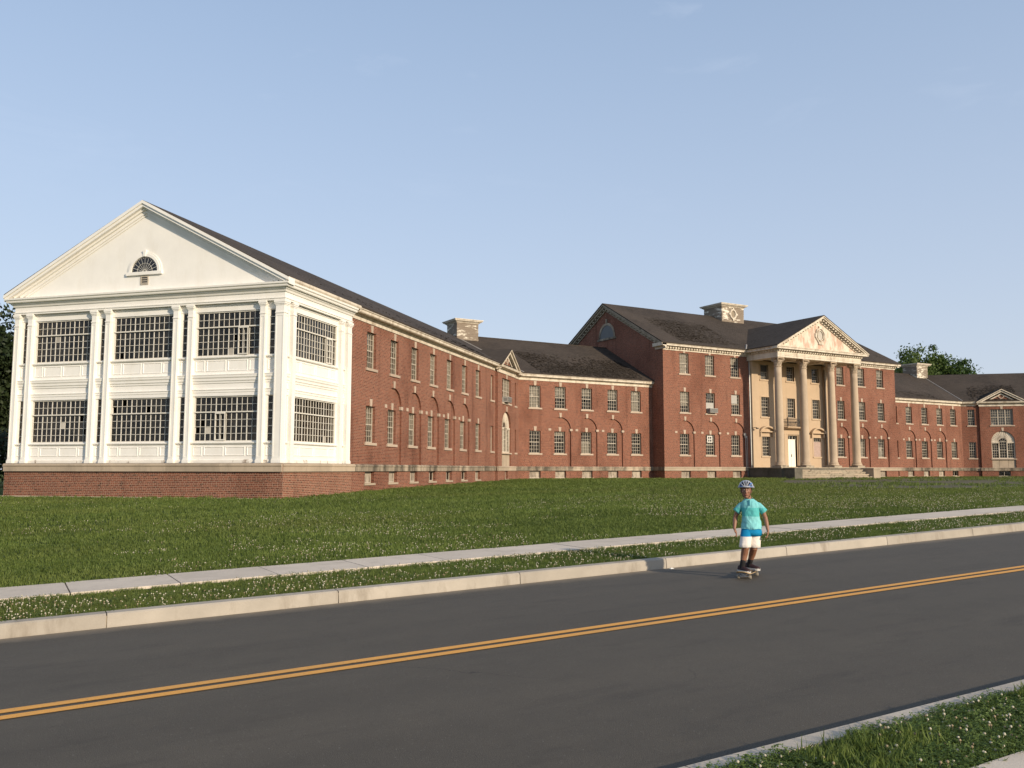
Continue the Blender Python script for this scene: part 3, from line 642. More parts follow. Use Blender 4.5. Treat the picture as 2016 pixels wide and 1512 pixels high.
# --- white glazed end
def big_window(root, c, b, t, w, ncol, rz, y, single, tag=None):
    """upper lights two panes high, casements below four high"""
    h = t - b; hr = h * .35; f = .05; mb = MB()
    mb.box(-w / 2, w / 2, 0, .10, 0, f); mb.box(-w / 2, w / 2, 0, .10, h - f, h); mb.box(-w / 2, -w / 2 + f, 0, .10, f, h - f); mb.box(w / 2 - f, w / 2, 0, .10, f, h - f)
    zr = h - hr; mb.box(-w / 2 - .0, w / 2, -.03, .10, zr - .025, zr + .025)
    iw = (w - 2 * f) / ncol; bars = MB(); mw = .014
    groups = [i for i in range(4, ncol, 4)] if ncol == 12 else [4, 12]
    for i in range(1, ncol):
        x = -w / 2 + f + iw * i; ww = .036 if i in groups else mw; mb.box(x - ww / 2, x + ww / 2, .035, .062, zr + .025, h - f)
        ww = .036 if i % 2 == 0 else mw; mb.box(x - ww / 2, x + ww / 2, .035, .062, f, zr - .025)
    z = (zr + .025 + h - f) / 2; mb.box(-w / 2 + f, w / 2 - f, .025, .06, z - mw * .6, z + mw * .6)
    for j in range(1, 4): z = f + (zr - .025 - f) * j / 4; mb.box(-w / 2 + f, w / 2 - f, .025, .06, z - mw * .6, z + mw * .6)
    o = part('window', mb, 'sash_white', root, rz, c, y, b)
    rng = random.Random(int(c * 77 + b * 13)); allp = MB(); q0 = iw
    cells = [(i, zr + .025 + (h - f - zr - .025) * j / 2, (h - f - zr - .025) / 2) for i in range(ncol) for j in range(2)] + [(i, f + (zr - .025 - f) * j / 4, (zr - .025 - f) / 4) for i in range(ncol) for j in range(4)]
    for i, z0, ph in cells:
        if rng.random() < .025: continue
        x0 = -w / 2 + f + iw * i; k = .004; e = [rng.uniform(-k, k) for _ in range(3)]
        if single:
            var = rng.randrange(6)
            me = cached(('pane', round(iw, 3), round(ph, 3), var), lambda: MB().quad((0, e[0], 0), (iw, e[1], 0), (iw, e[1] + e[2] - e[0], ph), (0, e[2], ph)).mesh('pane', 'glass'))
            place('pane', me, o, (x0, .055, z0))
        else: allp.quad((x0, .055 + e[0], z0), (x0 + iw, .055 + e[1], z0), (x0 + iw, .055 + e[1] + e[2] - e[0], z0 + ph), (x0, .055 + e[2], z0 + ph))
    if not single: sub('panes', allp, 'glass', o, kind='stuff')
    # one casement left ajar, a bleached pane here and there
    if rng.random() < .6:
        i = rng.randrange(1, ncol // 2 - 1) * 2; z0 = f + (zr - .025 - f) * rng.randrange(4) / 4
        sub('patched_pane', MB().box(-w / 2 + f + iw * i + .01, -w / 2 + f + iw * (i + 1) - .01, .04, .05, z0 + .01, z0 + (zr - f) / 4 - .02), 'blind_cloth', o)
    if rng.random() < .6: return o
    i = rng.randrange(1, ncol // 2 - 1) * 2; x0 = -w / 2 + f + iw * i; cw = 2 * iw; ch = zr - .025 - f
    cs = MB(); cs.box(0, cw, 0, .04, 0, .05); cs.box(0, cw, 0, .04, ch - .05, ch); cs.box(0, .032, 0, .03, .05, ch - .05); cs.box(cw - .032, cw, 0, .03, .05, ch - .05); cs.box(cw / 2 - .008, cw / 2 + .008, .0, .02, .05, ch - .05)
    for j in range(1, 4): cs.box(.032, cw - .032, .0, .02, ch * j / 4 - .008, ch * j / 4 + .008)
    c_ = sub('casement', cs, 'sash_white', o, (x0, -.035, f)); c_.rotation_euler = (0, 0, -rng.uniform(.02, .10))
    return o
def slot_window(root, c, b, t, w, rz, y):
    h = t - b; mb = MB(); f = .03
    mb.box(-w / 2, w / 2, 0, .08, 0, f); mb.box(-w / 2, w / 2, 0, .08, h - f, h); mb.box(-w / 2, -w / 2 + f, 0, .08, f, h - f); mb.box(w / 2 - f, w / 2, 0, .08, f, h - f)
    for j in range(1, 6): z = h * j / 6; mb.box(-w / 2 + f, w / 2 - f, .01, .05, z - (.02 if j == 4 else .011), z + (.02 if j == 4 else .011))
    o = part('sidelight', mb, 'sash_white', root, rz, c, y, b); p = MB(); rng = random.Random(int(c * 31 + b))
    for j in range(6):
        e = rng.uniform(-.003, .003); p.quad((-w / 2 + f, .04, h * j / 6), (w / 2 - f, .04 + e, h * j / 6), (w / 2 - f, .04 + e, h * (j + 1) / 6), (-w / 2 + f, .04, h * (j + 1) / 6))
    sub('panes', p, 'glass', o, kind='stuff')
ZW0, ZW1 = (1.12, 3.0), (4.65, 6.53)
def panel_piece(root, c, b, t, w, rz, y):
    """raised-and-fielded timber panel"""
    h = t - b; m = .035
    def mk():
        mb = MB(); mb.add([(-w / 2, 0, 0), (w / 2, 0, 0), (w / 2, 0, h), (-w / 2, 0, h), (-w / 2 + m, -.018, m), (w / 2 - m, -.018, m), (w / 2 - m, -.018, h - m), (-w / 2 + m, -.018, h - m), (-w / 2 + m + .03, .012, m + .03), (w / 2 - m - .03, .012, m + .03), (w / 2 - m - .03, .012, h - m - .03), (-w / 2 + m + .03, .012, h - m - .03)],
               [(0, 1, 5, 4), (1, 2, 6, 5), (2, 3, 7, 6), (3, 0, 4, 7), (4, 5, 9, 8), (5, 6, 10, 9), (6, 7, 11, 10), (7, 4, 8, 11), (8, 9, 10, 11)]); return mb.mesh('panel', 'white_paint')
    part('panel', cached(('panel', round(w, 3), round(h, 3)), mk), None, root, rz, c, y - .004, b)
def pilaster(root, c, w, rz, deep=.24):
    """square panelled post with base, necking and cap"""
    mb = MB(); h0, h1 = .25, 6.86
    mb.box(-w / 2 - .03, w / 2 + .03, -.035, deep, h0, h0 + .12); mb.box(-w / 2 - .015, w / 2 + .015, -.018, deep, h0 + .12, h0 + .17)
    mb.box(-w / 2, w / 2, 0, deep, h0 + .17, 6.70)
    e = .05; mb.box(-w / 2, -w / 2 + e, -.012, 0, h0 + .17, 6.28); mb.box(w / 2 - e, w / 2, -.012, 0, h0 + .17, 6.28); mb.box(-w / 2 + e, w / 2 - e, -.012, 0, 6.20, 6.28); mb.box(-w / 2 + e, w / 2 - e, -.012, 0, h0 + .17, h0 + .26)
    mb.box(-w / 2 - .012, w / 2 + .012, -.028, deep, 6.31, 6.36)
    for e, z0, z1 in ((.02, 6.64, 6.69), (.045, 6.69, 6.75), (.065, 6.75, 6.85)): mb.box(-w / 2 - e, w / 2 + e, -e, deep, z0, z1)
    part('pilaster', mb, 'white_paint', root, rz, c, 0, 0)
def porch_bay(root, a0, a1, rz, kind):
    """one bay between pilasters, both storeys; kind 'win12','win16','slot'"""
    c = (a0 + a1) / 2; w = a1 - a0; y = .17; holes = []; jb = .08
    for (b, t) in (ZW0, ZW1):
        ww = w - 2 * jb if kind != 'slot' else .27
        holes.append((c - ww / 2, c + ww / 2, b, t))
    mb = MB(); wall_grid(mb, a0 - .02, a1 + .02, .20, 6.9, y, holes)
    for h in holes: reveal(mb, (h[0] + .001, h[1] - .001, h[2], h[3]), y, y + .10)
    # stepped mouldings: sills, the entablature between storeys, the head board
    for zs in (1.12, 4.65): mb.sweep([(y + .02, zs - .02), (y - .09, zs - .02), (y - .09, zs - .06), (y - .05, zs - .10), (y + .02, zs - .10)], a0, a1)
    mb.sweep([(y + .02, 3.0), (y - .03, 3.0), (y - .03, 3.14), (y - .05, 3.15), (y - .05, 3.23), (y - .075, 3.25), (y - .075, 3.28), (y + .02, 3.28)], a0, a1)
    mb.sweep([(y + .02, 3.53), (y - .03, 3.53), (y - .035, 3.60), (y - .07, 3.63), (y - .075, 3.72), (y - .11, 3.77), (y - .115, 3.84), (y - .13, 3.86), (y - .13, 3.89), (y + .02, 3.91)], a0, a1)
    part('base_trim', MB().sweep([(y + .02, .25), (y - .06, .25), (y - .06, .36), (y - .03, .39), (y + .02, .39)], a0, a1), 'white_flaking', root, rz)
    mb.sweep([(y + .02, 6.53), (y - .02, 6.53), (y - .02, 6.74), (y - .05, 6.76), (y - .05, 6.83), (y + .02, 6.83)], a0, a1)
    part('porch_wall', mb, 'white_paint', root, rz)
    if kind == 'slot':
        for (b, t) in (ZW0, ZW1): slot_window(root, c, b, t, .27, rz, y + .015)
        for z0, z1 in ((.53, .93), (4.02, 4.50)): panel_piece(root, c, z0, z1, w - .14, rz, y)
    else:
        for (b, t) in (ZW0, ZW1): big_window(root, c, b, t, w - 2 * jb, 12 if kind == 'win12' else 16, rz, y + .02, kind == 'win12' and PANE_BUDGET(c, b))
        q = w - .12
        for z0, z1 in ((.53, .93), (4.02, 4.50)):
            x = a0 + .06
            for fr in (.17, .33, .33, .17): ww = q * fr - .06; panel_piece(root, x + .03 + ww / 2, z0, z1, ww, rz, y); x += q * fr
_pb = [0]
def PANE_BUDGET(c, b):
    _pb[0] += 1; return _pb[0] <= 4
def sunporch(root, D, zE, zR):
    S = 4.14
    # brick base, stone band
    mb = MB(); wall_grid(mb, -D - .12, .12, -1.6, .2, -.0); part('base_wall', mb, 'brick_base', root, R90, 0, 0 - .0)
    mb = MB(); wall_grid(mb, -.0, 6.3, -1.6, .2, 0.0); mb.quad((6.3, 0, -1.6), (6.3, .2, -1.6), (6.3, .2, .2), (6.3, 0, .2)); part('base_wall', mb, 'brick_base', root)
    water_table(root, -D - .1, .10, 0, R90, seed=11, length=2.6, out=.10); water_table(root, .0, 6.45, 0, 0, seed=12, length=1.9, out=.10)
    part('plinth', MB().box(-D - .2, .10, -.10, .05, -1.6, -1.16), 'limestone', root, R90); part('plinth', MB().box(-.10, 6.3, -.08, .05, -1.6, -1.17), 'limestone', root)
    for k in range(4):
        a = -k * S; p0 = .02 if k == 0 else .16
        pilaster(root, a - (p0 + .40) / 2, .40 - p0, R90); porch_bay(root, a - .88, a - .40, R90, 'slot'); pilaster(root, a - 1.0, .24, R90)
    for k in (0, 1, 2): porch_bay(root, -(k + 1) * S - .16, -k * S - 1.12, R90, 'win12')
    # return side
    pilaster(root, .16, .28, 0); porch_bay(root, .30, .70, 0, 'slot'); pilaster(root, .83, .26, 0); porch_bay(root, .96, 4.98, 0, 'win16'); pilaster(root, 5.11, .26, 0); porch_bay(root, 5.24, 5.66, 0, 'slot'); pilaster(root, 5.86, .40, 0)
    part('corner_post', MB().box(.03, .22, .03, .22, .25, 6.84), 'white_paint', root)
    part('return_board', MB().box(5.98, 6.05, .02, .30, .25, 7.3), 'white_paint', root)
    mb = MB(); wall_grid(mb, 0, 6.0, -1.6, 7.4, D); part('porch_wall', mb, 'white_paint', root)
    # entablature on both faces
    prof = [(.12, 6.84), (-.03, 6.84), (-.03, 6.90), (-.06, 6.91), (-.06, 6.95), (-.01, 6.97), (-.01, 7.16), (-.06, 7.18), (-.09, 7.25), (-.15, 7.30), (-.15, 7.35), (-.25, 7.35), (-.27, 7.38), (-.28, 7.43), (-.33, 7.47), (-.34, 7.54), (.12, 7.57)]
    part('entablature', MB().sweep(prof, -D, 0, 1, -1), 'white_paint', root, R90)
    prof2 = prof[:-1] + [(.12, 7.54)]
    part('entablature', MB().sweep(prof2, 0, 6.06, 1, 0), 'white_paint', root)
    prof = [(-.34, zE - .05), (-.355, zE - .03), (-.36, zE - .12), (-.32, zE - .19), (-.22, zE - .19), (-.22, zE - .05)]
    part('gutter', MB().sweep(prof, -.35, 6.3), 'white_weathered', root)
    # pediment
    c = -D / 2; half = D / 2 + .36; slope = (zR - 7.66) / half - .004; z0 = 7.66
    mb = MB(); mb.quad((c - half + .7, .0, 7.50), (c + half - .7, .0, 7.50), (c, 0, zR - .50)); part('tympanum', mb, 'white_paint', root, R90)
    mb = MB(); rake_strip(mb, c, half, z0, slope, -.02, .10, -.37, .12); rake_strip(mb, c, half - .0, z0, slope, .10, .21, -.315, .12); rake_strip(mb, c, half - .35, z0 + .35 * slope, slope, .205, .33, -.50, .1) if False else None
    rake_strip(mb, c, half - .40, z0 + .40 * slope, slope, .21, .30, -.17, .1); rake_strip(mb, c, half - .65, z0 + .65 * slope, slope, .30, .42, -.09, .1); rake_strip(mb, c, half - .9, z0 + .9 * slope, slope, .42, .50, -.04, .1)
    part('raking_cornice', mb, 'white_paint', root, R90)
    fanlight(root, c, 8.40, .66, R90, 0.0, 'white_paint')
    mb = MB(); mb.box(-.20, .20, -.03, .02, -.0, .05); mb.box(-.20, .20, -.03, .02, .33, .38); mb.box(-.20, -.15, -.03, .02, .05, .33); mb.box(.15, .20, -.03, .02, .05, .33)
    for k in range(3): mb.add([(-.15, -.03, .06 + k * .09), (.15, -.03, .06 + k * .09), (.15, .01, .12 + k * .09), (-.15, .01, .12 + k * .09)], [(0, 1, 2, 3)])
    v = part('louvre_vent', mb, 'sash_paint', root, R90, c, 0, 7.84); sub('vent_opening', MB().box(-.15, .15, -.006, .0, .05, .33), 'ac_dark', v)
def fanlight(root, c, z, r, rz, y, mat, bars=True, name='lunette_window'):
    n = 24; mb = MB(); o = r + .20
    for i in range(n):
        t0, t1 = pi * i / n, pi * (i + 1) / n
        for ra, rb, ya in ((r, r + .12, -.07), (r + .12, o, -.04)):
            q = [(ra * cos(t0), ra * sin(t0)), (rb * cos(t0), rb * sin(t0)), (rb * cos(t1), rb * sin(t1)), (ra * cos(t1), ra * sin(t1))]
            mb.add([(a, ya, b) for a, b in q] + [(a, .03, b) for a, b in q], [(0, 1, 2, 3), (1, 5, 6, 2), (0, 3, 7, 4)])
    mb.box(-o - .04, o + .04, -.10, .03, -.14, 0); mb.prism([(-.05, r), (.05, r), (.08, o + .08), (-.08, o + .08)], -.10, .02)
    w = part(name, mb, mat, root, rz, c, y, z)
    sub('glass', MB().add([(0, -.012, 0)] + [(r * cos(pi * i / n), -.012, r * sin(pi * i / n)) for i in range(n + 1)], [(0, i + 1, i + 2) for i in range(n)]), 'glass_black', w)
    if bars:
        b = MB()
        for i in range(1, 10):
            t = pi * i / 10; b.add([(cos(t) * q + sin(t) * s_, -.03, sin(t) * q - cos(t) * s_) for q, s_ in ((.06, -.007), (.06, .007), (r, .007), (r, -.007))], [(0, 1, 2, 3)])
        for rr in (.10, .38): b.tube([(rr * cos(pi * i / 16), -.03, rr * sin(pi * i / 16)) for i in range(17)], .007, 5)
        for i in range(10): 
            t = pi * (i + .5) / 10; b.tube([(r * .985 * cos(t + k * .157 * .5 ) * (1 - .09 * (1 - abs(k))), -.03, r * .985 * sin(t + k * .157 * .5) * (1 - .09 * (1 - abs(k)))) for k in (-1, -.5, 0, .5, 1)], .006, 4)
        sub('glazing_bars', b, 'sash_white', w)
m_, nt_, b_, _o = nodes('glass_black'); b_.inputs['Base Color'].default_value = (.012, .013, .015, 1); b_.inputs['Roughness'].default_value = .08
# ------------------------------------------------------------------ connecting wings (parallel to the main front)
KC = [36.75, 39.2, 41.85, 44.52, 47.02]
def connecting_wing(mirror):
    s = -1 if mirror else 1
    fx = (lambda X: 2 * XM - X) if mirror else (lambda X: X)
    XI = valley_pts(.12, 0.0)[0]; ox = fx(42.0)
    label = ('right-hand two-storey brick connecting wing between the columned block and the arched-window bay' if mirror else
             'left-hand two-storey brick connecting wing between the little gable and the three-storey block')
    root = thing('connecting_wing', label, 'building', (ox, YK, H - BZ), 0, 'wings of the long brick building')
    L = lambda X: fx(X) - ox
    a0, a1 = sorted((L(XI - .1), L(48.85))); cs = [L(c) for c in KC]; arc = cs[1:4]
    zE, zR = 7.74, 11.46
    wins = [(c, 1.05, *ZL0) for c in cs] + [(c, 1.05, *ZL1) for c in cs] + [(c, 1.05, -.68, -.12) for c in cs]
    mb = MB(); brick_wall(mb, a0, a1, -1.6, 7.4, wins, arc, 0.0); part('front_wall', mb, 'brick', root)
    bl1 = {0: (.0, 1), 1: (.55, 1), 2: (.6, 1), 3: (.55, 1), 4: (.0, 1)}; bl0 = {2: (0, .6), 1: (.8, 1)}
    if mirror: bl1 = {1: (.6, 1), 3: (.7, 1)}; bl0 = {0: (.5, 1)}
    for i, c in enumerate(cs):
        window(root, c, *ZL0, y=REC if c in arc else 0, blind=bl0.get(i)); window(root, c, *ZL1, blind=bl1.get(i)); basement_window(root, c, boarded=not (mirror and i == 0))
        if c in arc: arch_trim(root, c)
    water_table(root, a0 + .1, a1, 0, mat='limestone_dirty' if not mirror else 'limestone_dirty', seed=21 + mirror, length=1.25)
    mi = tan(A1 / 2)
    gutter_run(root, L(XI) if not mirror else a0, a1 if not mirror else L(XI), -mi if not mirror else 0, 0 if not mirror else mi, -.36, zE)
    loc = to_local(root)
    def P(p, z): return loc(fx(p[0]), p[1], z)
    P2, P3, PB = P(valley_pts(-.34, -.38), zE), P(ridge_pt(), zR), P(back_pt(), zE)
    E0, E1, E2 = P((48.82, YK - .38), zE), P((48.82, YK + 6.7), zR), P((48.82, YK + 13.76), zE)
    mb = MB(); slab_roof(mb, [P2, E0, E1, P3][::s]); slab_roof(mb, [P3, E1, E2, PB][::s]); part('roof', mb, 'roof_shingle', root)
    if not mirror: loose_shingles(root, ((L(37), -.45, zE), (11, 0, 0), (-.2, 4.6, 4.6 * .519)), 4200, 6, size=.15)
    else: loose_shingles(root, ((L(46), -.45, zE), (7, 0, 0), (0, 2, 2 * .519)), 250, 7, size=.13)
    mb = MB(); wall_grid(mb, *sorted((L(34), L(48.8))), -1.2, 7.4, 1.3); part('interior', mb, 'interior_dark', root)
    mb = MB(); wall_grid(mb, *sorted((L(30), L(48.8))), -1.6, 7.5, 13.4); part('rear_wall', mb, 'brick', root)
    # boarded roof ventilator on the ridge
    cupola(root, L(33.55), 6.7, 1.02, .95, 10.6, 12.42, 'white_peeling', zR, .519, False)
    part('ridge_cap', MB().tube([(P3[0], P3[1], P3[2] + .0), (E1[0], E1[1], E1[2] + .0)], .07, 5), 'shingle_piece', root)
    return root
def cupola(root, x, y, hw, hd, z0, z1, mat, zr, slope, oculus):
    """clapboarded ventilator box with a flared cornice; boards are pieces"""
    c = part('ventilator', MB().box(x - hw + .02, x + hw - .02, y - hd + .02, y + hd - .02, z0, z1), mat, root)
    n = int((z1 - z0) / .17); rng = random.Random(int(x * 10))
    for i in range(n):
        b = z0 + (z1 - z0) * i / n; t = z0 + (z1 - z0) * (i + 1) / n - .006
        if t < zr - hd * slope - .05: continue
        o = rng.uniform(0, .012)
        me = MB().box(x - hw - o, x + hw + o, y - hd - o, y + hd + o, b, t).mesh('board', mat); place('board', me, c)
    mb = MB()
    for (e, b, t) in ((.06, 0, .08), (.16, .08, .15), (.28, .15, .24), (.34, .24, .31)): mb.box(x - hw - e, x + hw + e, y - hd - e, y + hd + e, z1 + b, z1 + t)
    mb.add([(x - hw - .30, y - hd - .30, z1 + .31), (x + hw + .30, y - hd - .30, z1 + .31), (x + hw + .30, y + hd + .30, z1 + .31), (x - hw - .30, y + hd + .30, z1 + .31), (x, y, z1 + .48)], [(0, 1, 4), (1, 2, 4), (2, 3, 4), (3, 0, 4)])
    place('ventilator_cornice', mb.mesh('ventilator_cornice', 'white_weathered'), c)
    if oculus:
        zc = (zr - hd * slope + z1) / 2 + .05
        mb = MB(); mb.tube([(x + .38 * cos(2 * pi * i / 24), y - hd - .04, zc + .46 * sin(2 * pi * i / 24)) for i in range(24)], .10, 6, True)
        for q in (0, 90, 180, 270): mb.box(x + .50 * cos(radians(q)) - .08, x + .50 * cos(radians(q)) + .08, y - hd - .12, y - hd, zc + .58 * sin(radians(q)) - .09, zc + .58 * sin(radians(q)) + .09)
        place('oval_surround', mb.mesh('oval_surround', 'white_weathered'), c)
        place('oval_louvre', MB().add([(x, y - hd - .02, zc)] + [(x + .34 * cos(2 * pi * i / 20), y - hd - .02, zc + .42 * sin(2 * pi * i / 20)) for i in range(20)], [(0, i + 1, (i + 1) % 20 + 1) for i in range(20)]).mesh('oval_louvre', 'limestone_dirty'), c)

# ------------------------------------------------------------------ right wing with its arched bay
def right_wing():
    root = thing('brick_wing', 'brick wing at the right edge with a fan-headed three-part window under a low gable', 'building', (2 * XM - CX, CY, H - BZ), -A1, 'wings of the long brick building')
    TI = 35.96; WY = .12; zE, zR = 7.74, 11.46; D = 13.54; p0, p1, pc = -34.15, -29.6, -31.88; PY = -.08
    seg = [(-34.95, .72, *ZL0), (-34.95, .72, *ZL1)]; cs = [-8.5 - 2.85 * i for i in range(3, 7)]
    mb = MB(); brick_wall(mb, -TI - .05, p0, -1.6, 7.4, seg, (), WY); part('flank_wall', mb, 'brick', root); mb = MB()
    wins = [(c, 1.05, *ZL0) for c in cs] + [(c, 1.05, *ZL1) for c in cs]
    brick_wall(mb, p1, 0, -1.6, 7.4, wins, (), WY); part('flank_wall', mb, 'brick', root)
    for s_ in (ZL0, ZL1): window(root, -34.95, *s_, w=.72, y=WY, cols=3, key=False)
    for c in cs:
        for s_ in (ZL0, ZL1): window(root, c, *s_, y=WY)
    mb = MB(); up = (pc - 1.14, pc + 1.14, *ZL1); ar = 1.2; az = 3.12; bw = (pc - .6, pc + .6, -.70, -.14)
    wall_grid(mb, p0, p1, -1.6, 7.4, PY, [up, (pc - ar, pc + ar, BAND_T, az + ar), bw]); reveal(mb, up, PY, PY + .22); reveal(mb, bw, PY, PY + .22); arch_cut(mb, pc, ar, BAND_T, az, PY, PY + .16)
    for x in (p0, p1): mb.quad((x, PY, -1.6), (x, WY, -1.6), (x, WY, 7.4), (x, PY, 7.4))
    mb.quad((p0, PY, 7.3), (p1, PY, 7.3), (pc, PY, 7.3 + (pc - p0) * .545)); part('gabled_bay', mb, 'brick', root)
    palladian(root, pc, ar, az, PY); triple_window(root, pc, up, PY); basement_window(root, pc, w=1.2, y=PY, z0=-.70, z1=-.14, boarded=False); bay_gable(root, pc, p0, p1, PY, zE, .514)
    water_table(root, -TI + .05, p0 - .1, WY, mat='limestone_dirty', seed=31); water_table(root, p0 - .1, p1 + .1, PY, mat='limestone_dirty', seed=32); water_table(root, p1 + .1, 0, WY, seed=33)
    mi = tan(A1 / 2)
    gutter_run(root, -TI, p0 - .3, -mi, 0, -.32, zE, fout=-WY); gutter_run(root, p1 + .2, 0, 0, 0, -.32, zE, fout=-WY)
    loc = to_local(root); fx = lambda p: (2 * XM - p[0], p[1])
    P2, P3, PB = loc(*fx(valley_pts(-.34, -.38)), zE), loc(*fx(ridge_pt()), zR), loc(*fx(back_pt()), zE)
    mb = MB(); slab_roof(mb, [P2, (.36, -.34, zE), (.36, D / 2, zR), P3]); slab_roof(mb, [P3, (.36, D / 2, zR), (.36, D + .34, zE), PB]); part('roof', mb, 'roof_shingle', root)
    loose_shingles(root, ((-35.2, -.45, zE), (5, 0, 0), (.5, 4, 4 * .514)), 1100, 9, size=.15)
    part('valley_flashing', MB().tube([(P2[0], P2[1], P2[2] + .02), (P3[0], P3[1], P3[2] + .02)], .05, 5), 'flashing', root)
    mb = MB(); wall_grid(mb, -36, 0, -1.2, 7.3, 1.3); part('interior', mb, 'interior_dark', root)
    mb = MB(); wall_grid(mb, -50, 0, -1.6, 7.5, D); mb.quad((0, WY, -1.6), (0, D, -1.6), (0, D, 7.5), (0, WY, 7.5)); mb.quad((0, 0, 7.5), (0, D, 7.5), (0, D / 2, zR - .1)); part('rear_wall', mb, 'brick', root)
    return root

# ------------------------------------------------------------------ three-storey main block with portico
def dentils(mb, x0, x1, y, z0, z1, step=.30, w=.17, d=.14):
    n = int((x1 - x0) / step)
    for i in range(n + 1):
        x = x0 + (x1 - x0) * i / max(n, 1); mb.box(x - w / 2, x + w / 2, y - d, y + .01, z0, z1)
def column(root, x, y, z0, z1, r0=.365, r1=.315):
    zb = z0 + .17; zc = z1 - .86
    sh = MB(); sh.smooth = True; prof = [(r0 + .02, zb + .30)]
    for i in range(15):
        t = i / 14; prof.append((r0 - (r0 - r1) * (t ** 1.8), zb + .34 + (zc - zb - .34) * t))
    sh.lathe(prof, x, y, 28); o = part('column', sh, 'column_stone', root)
    b = MB(); b.box(x - .50, x + .50, y - .50, y + .50, z0, zb); place('plinth', b.mesh('plinth', 'concrete_grimy'), o)
    b = MB(); b.smooth = True; b.lathe([(.46, zb), (.49, zb + .05), (.49, zb + .09), (.45, zb + .14), (.41, zb + .16), (.41, zb + .19), (.44, zb + .22), (.44, zb + .26), (.38, zb + .30)], x, y, 28); place('base', b.mesh('base', 'column_stone'), o)
    c = MB(); c.smooth = False
    c.lathe([(r1 - .01, zc - .02), (r1 + .05, zc), (r1 + .05, zc + .05), (r1, zc + .07), (r1 + .01, zc + .35), (r1 + .07, zc + .58), (r1 + .10, zc + .62)], x, y, 24)
    for ring, (zz0, hh, out, n, ph) in enumerate(((zc + .07, .26, .08, 8, 0), (zc + .20, .30, .11, 8, pi / 8))):     # curling leaves
        for i in range(n):
            a = 2 * pi * i / n + ph; ca, sa = cos(a), sin(a); q = []
            for (rr, zz_, w) in ((r1 + .005, 0, .085), (r1 + .03, .5, .09), (r1 + .07, .85, .075), (r1 + out, 1.0, .045), (r1 + out + .02, .86, .02)):
                for s in (-1, 1): q.append((x + ca * rr - sa * s * w, y + sa * rr + ca * s * w, zz0 + zz_ * hh))
            c.add(q, [(2 * k, 2 * k + 1, 2 * k + 3, 2 * k + 2) for k in range(4)])
    for a in (45, 135, 225, 315):                                                                             # corner volutes
        a = radians(a); ca, sa = cos(a), sin(a); R = r1 + .15
        c.tube([(x + ca * (R + .10 * cos(t) * (1 - t / 12)), y + sa * (R + .10 * cos(t) * (1 - t / 12)), zc + .58 + .12 * sin(t) * (1 - t / 12)) for t in [k * .55 for k in range(16)]], [.055 - .0022 * k for k in range(16)], 6)
        c.tube([(x + ca * (r1 + .02), y + sa * (r1 + .02), zc + .40), (x + ca * (r1 + .10), y + sa * (r1 + .10), zc + .60), (x + ca * R, y + sa * R, zc + .70)], [.04, .05, .06], 6)
    pts = []
    for k in range(4):                                                                                       # concave-sided abacus
        a0 = radians(45 + 90 * k); a1 = a0 + pi / 2
        for t in (0.03, .25, .5, .75, .97):
            r = .60 - .20 * sin(pi * t) ** .8; a = a0 + (a1 - a0) * t; rr = r / max(cos(a - (a0 + a1) / 2), .70) * (1.0 if 0.1 < t < .9 else 1.0); pts.append((x + cos(a) * r * 1.0, y + sin(a) * r * 1.0))
    c.prismz(pts, z1 - .13, z1)
    place('capital', c.mesh('capital', 'column_stone'), o)
    return o
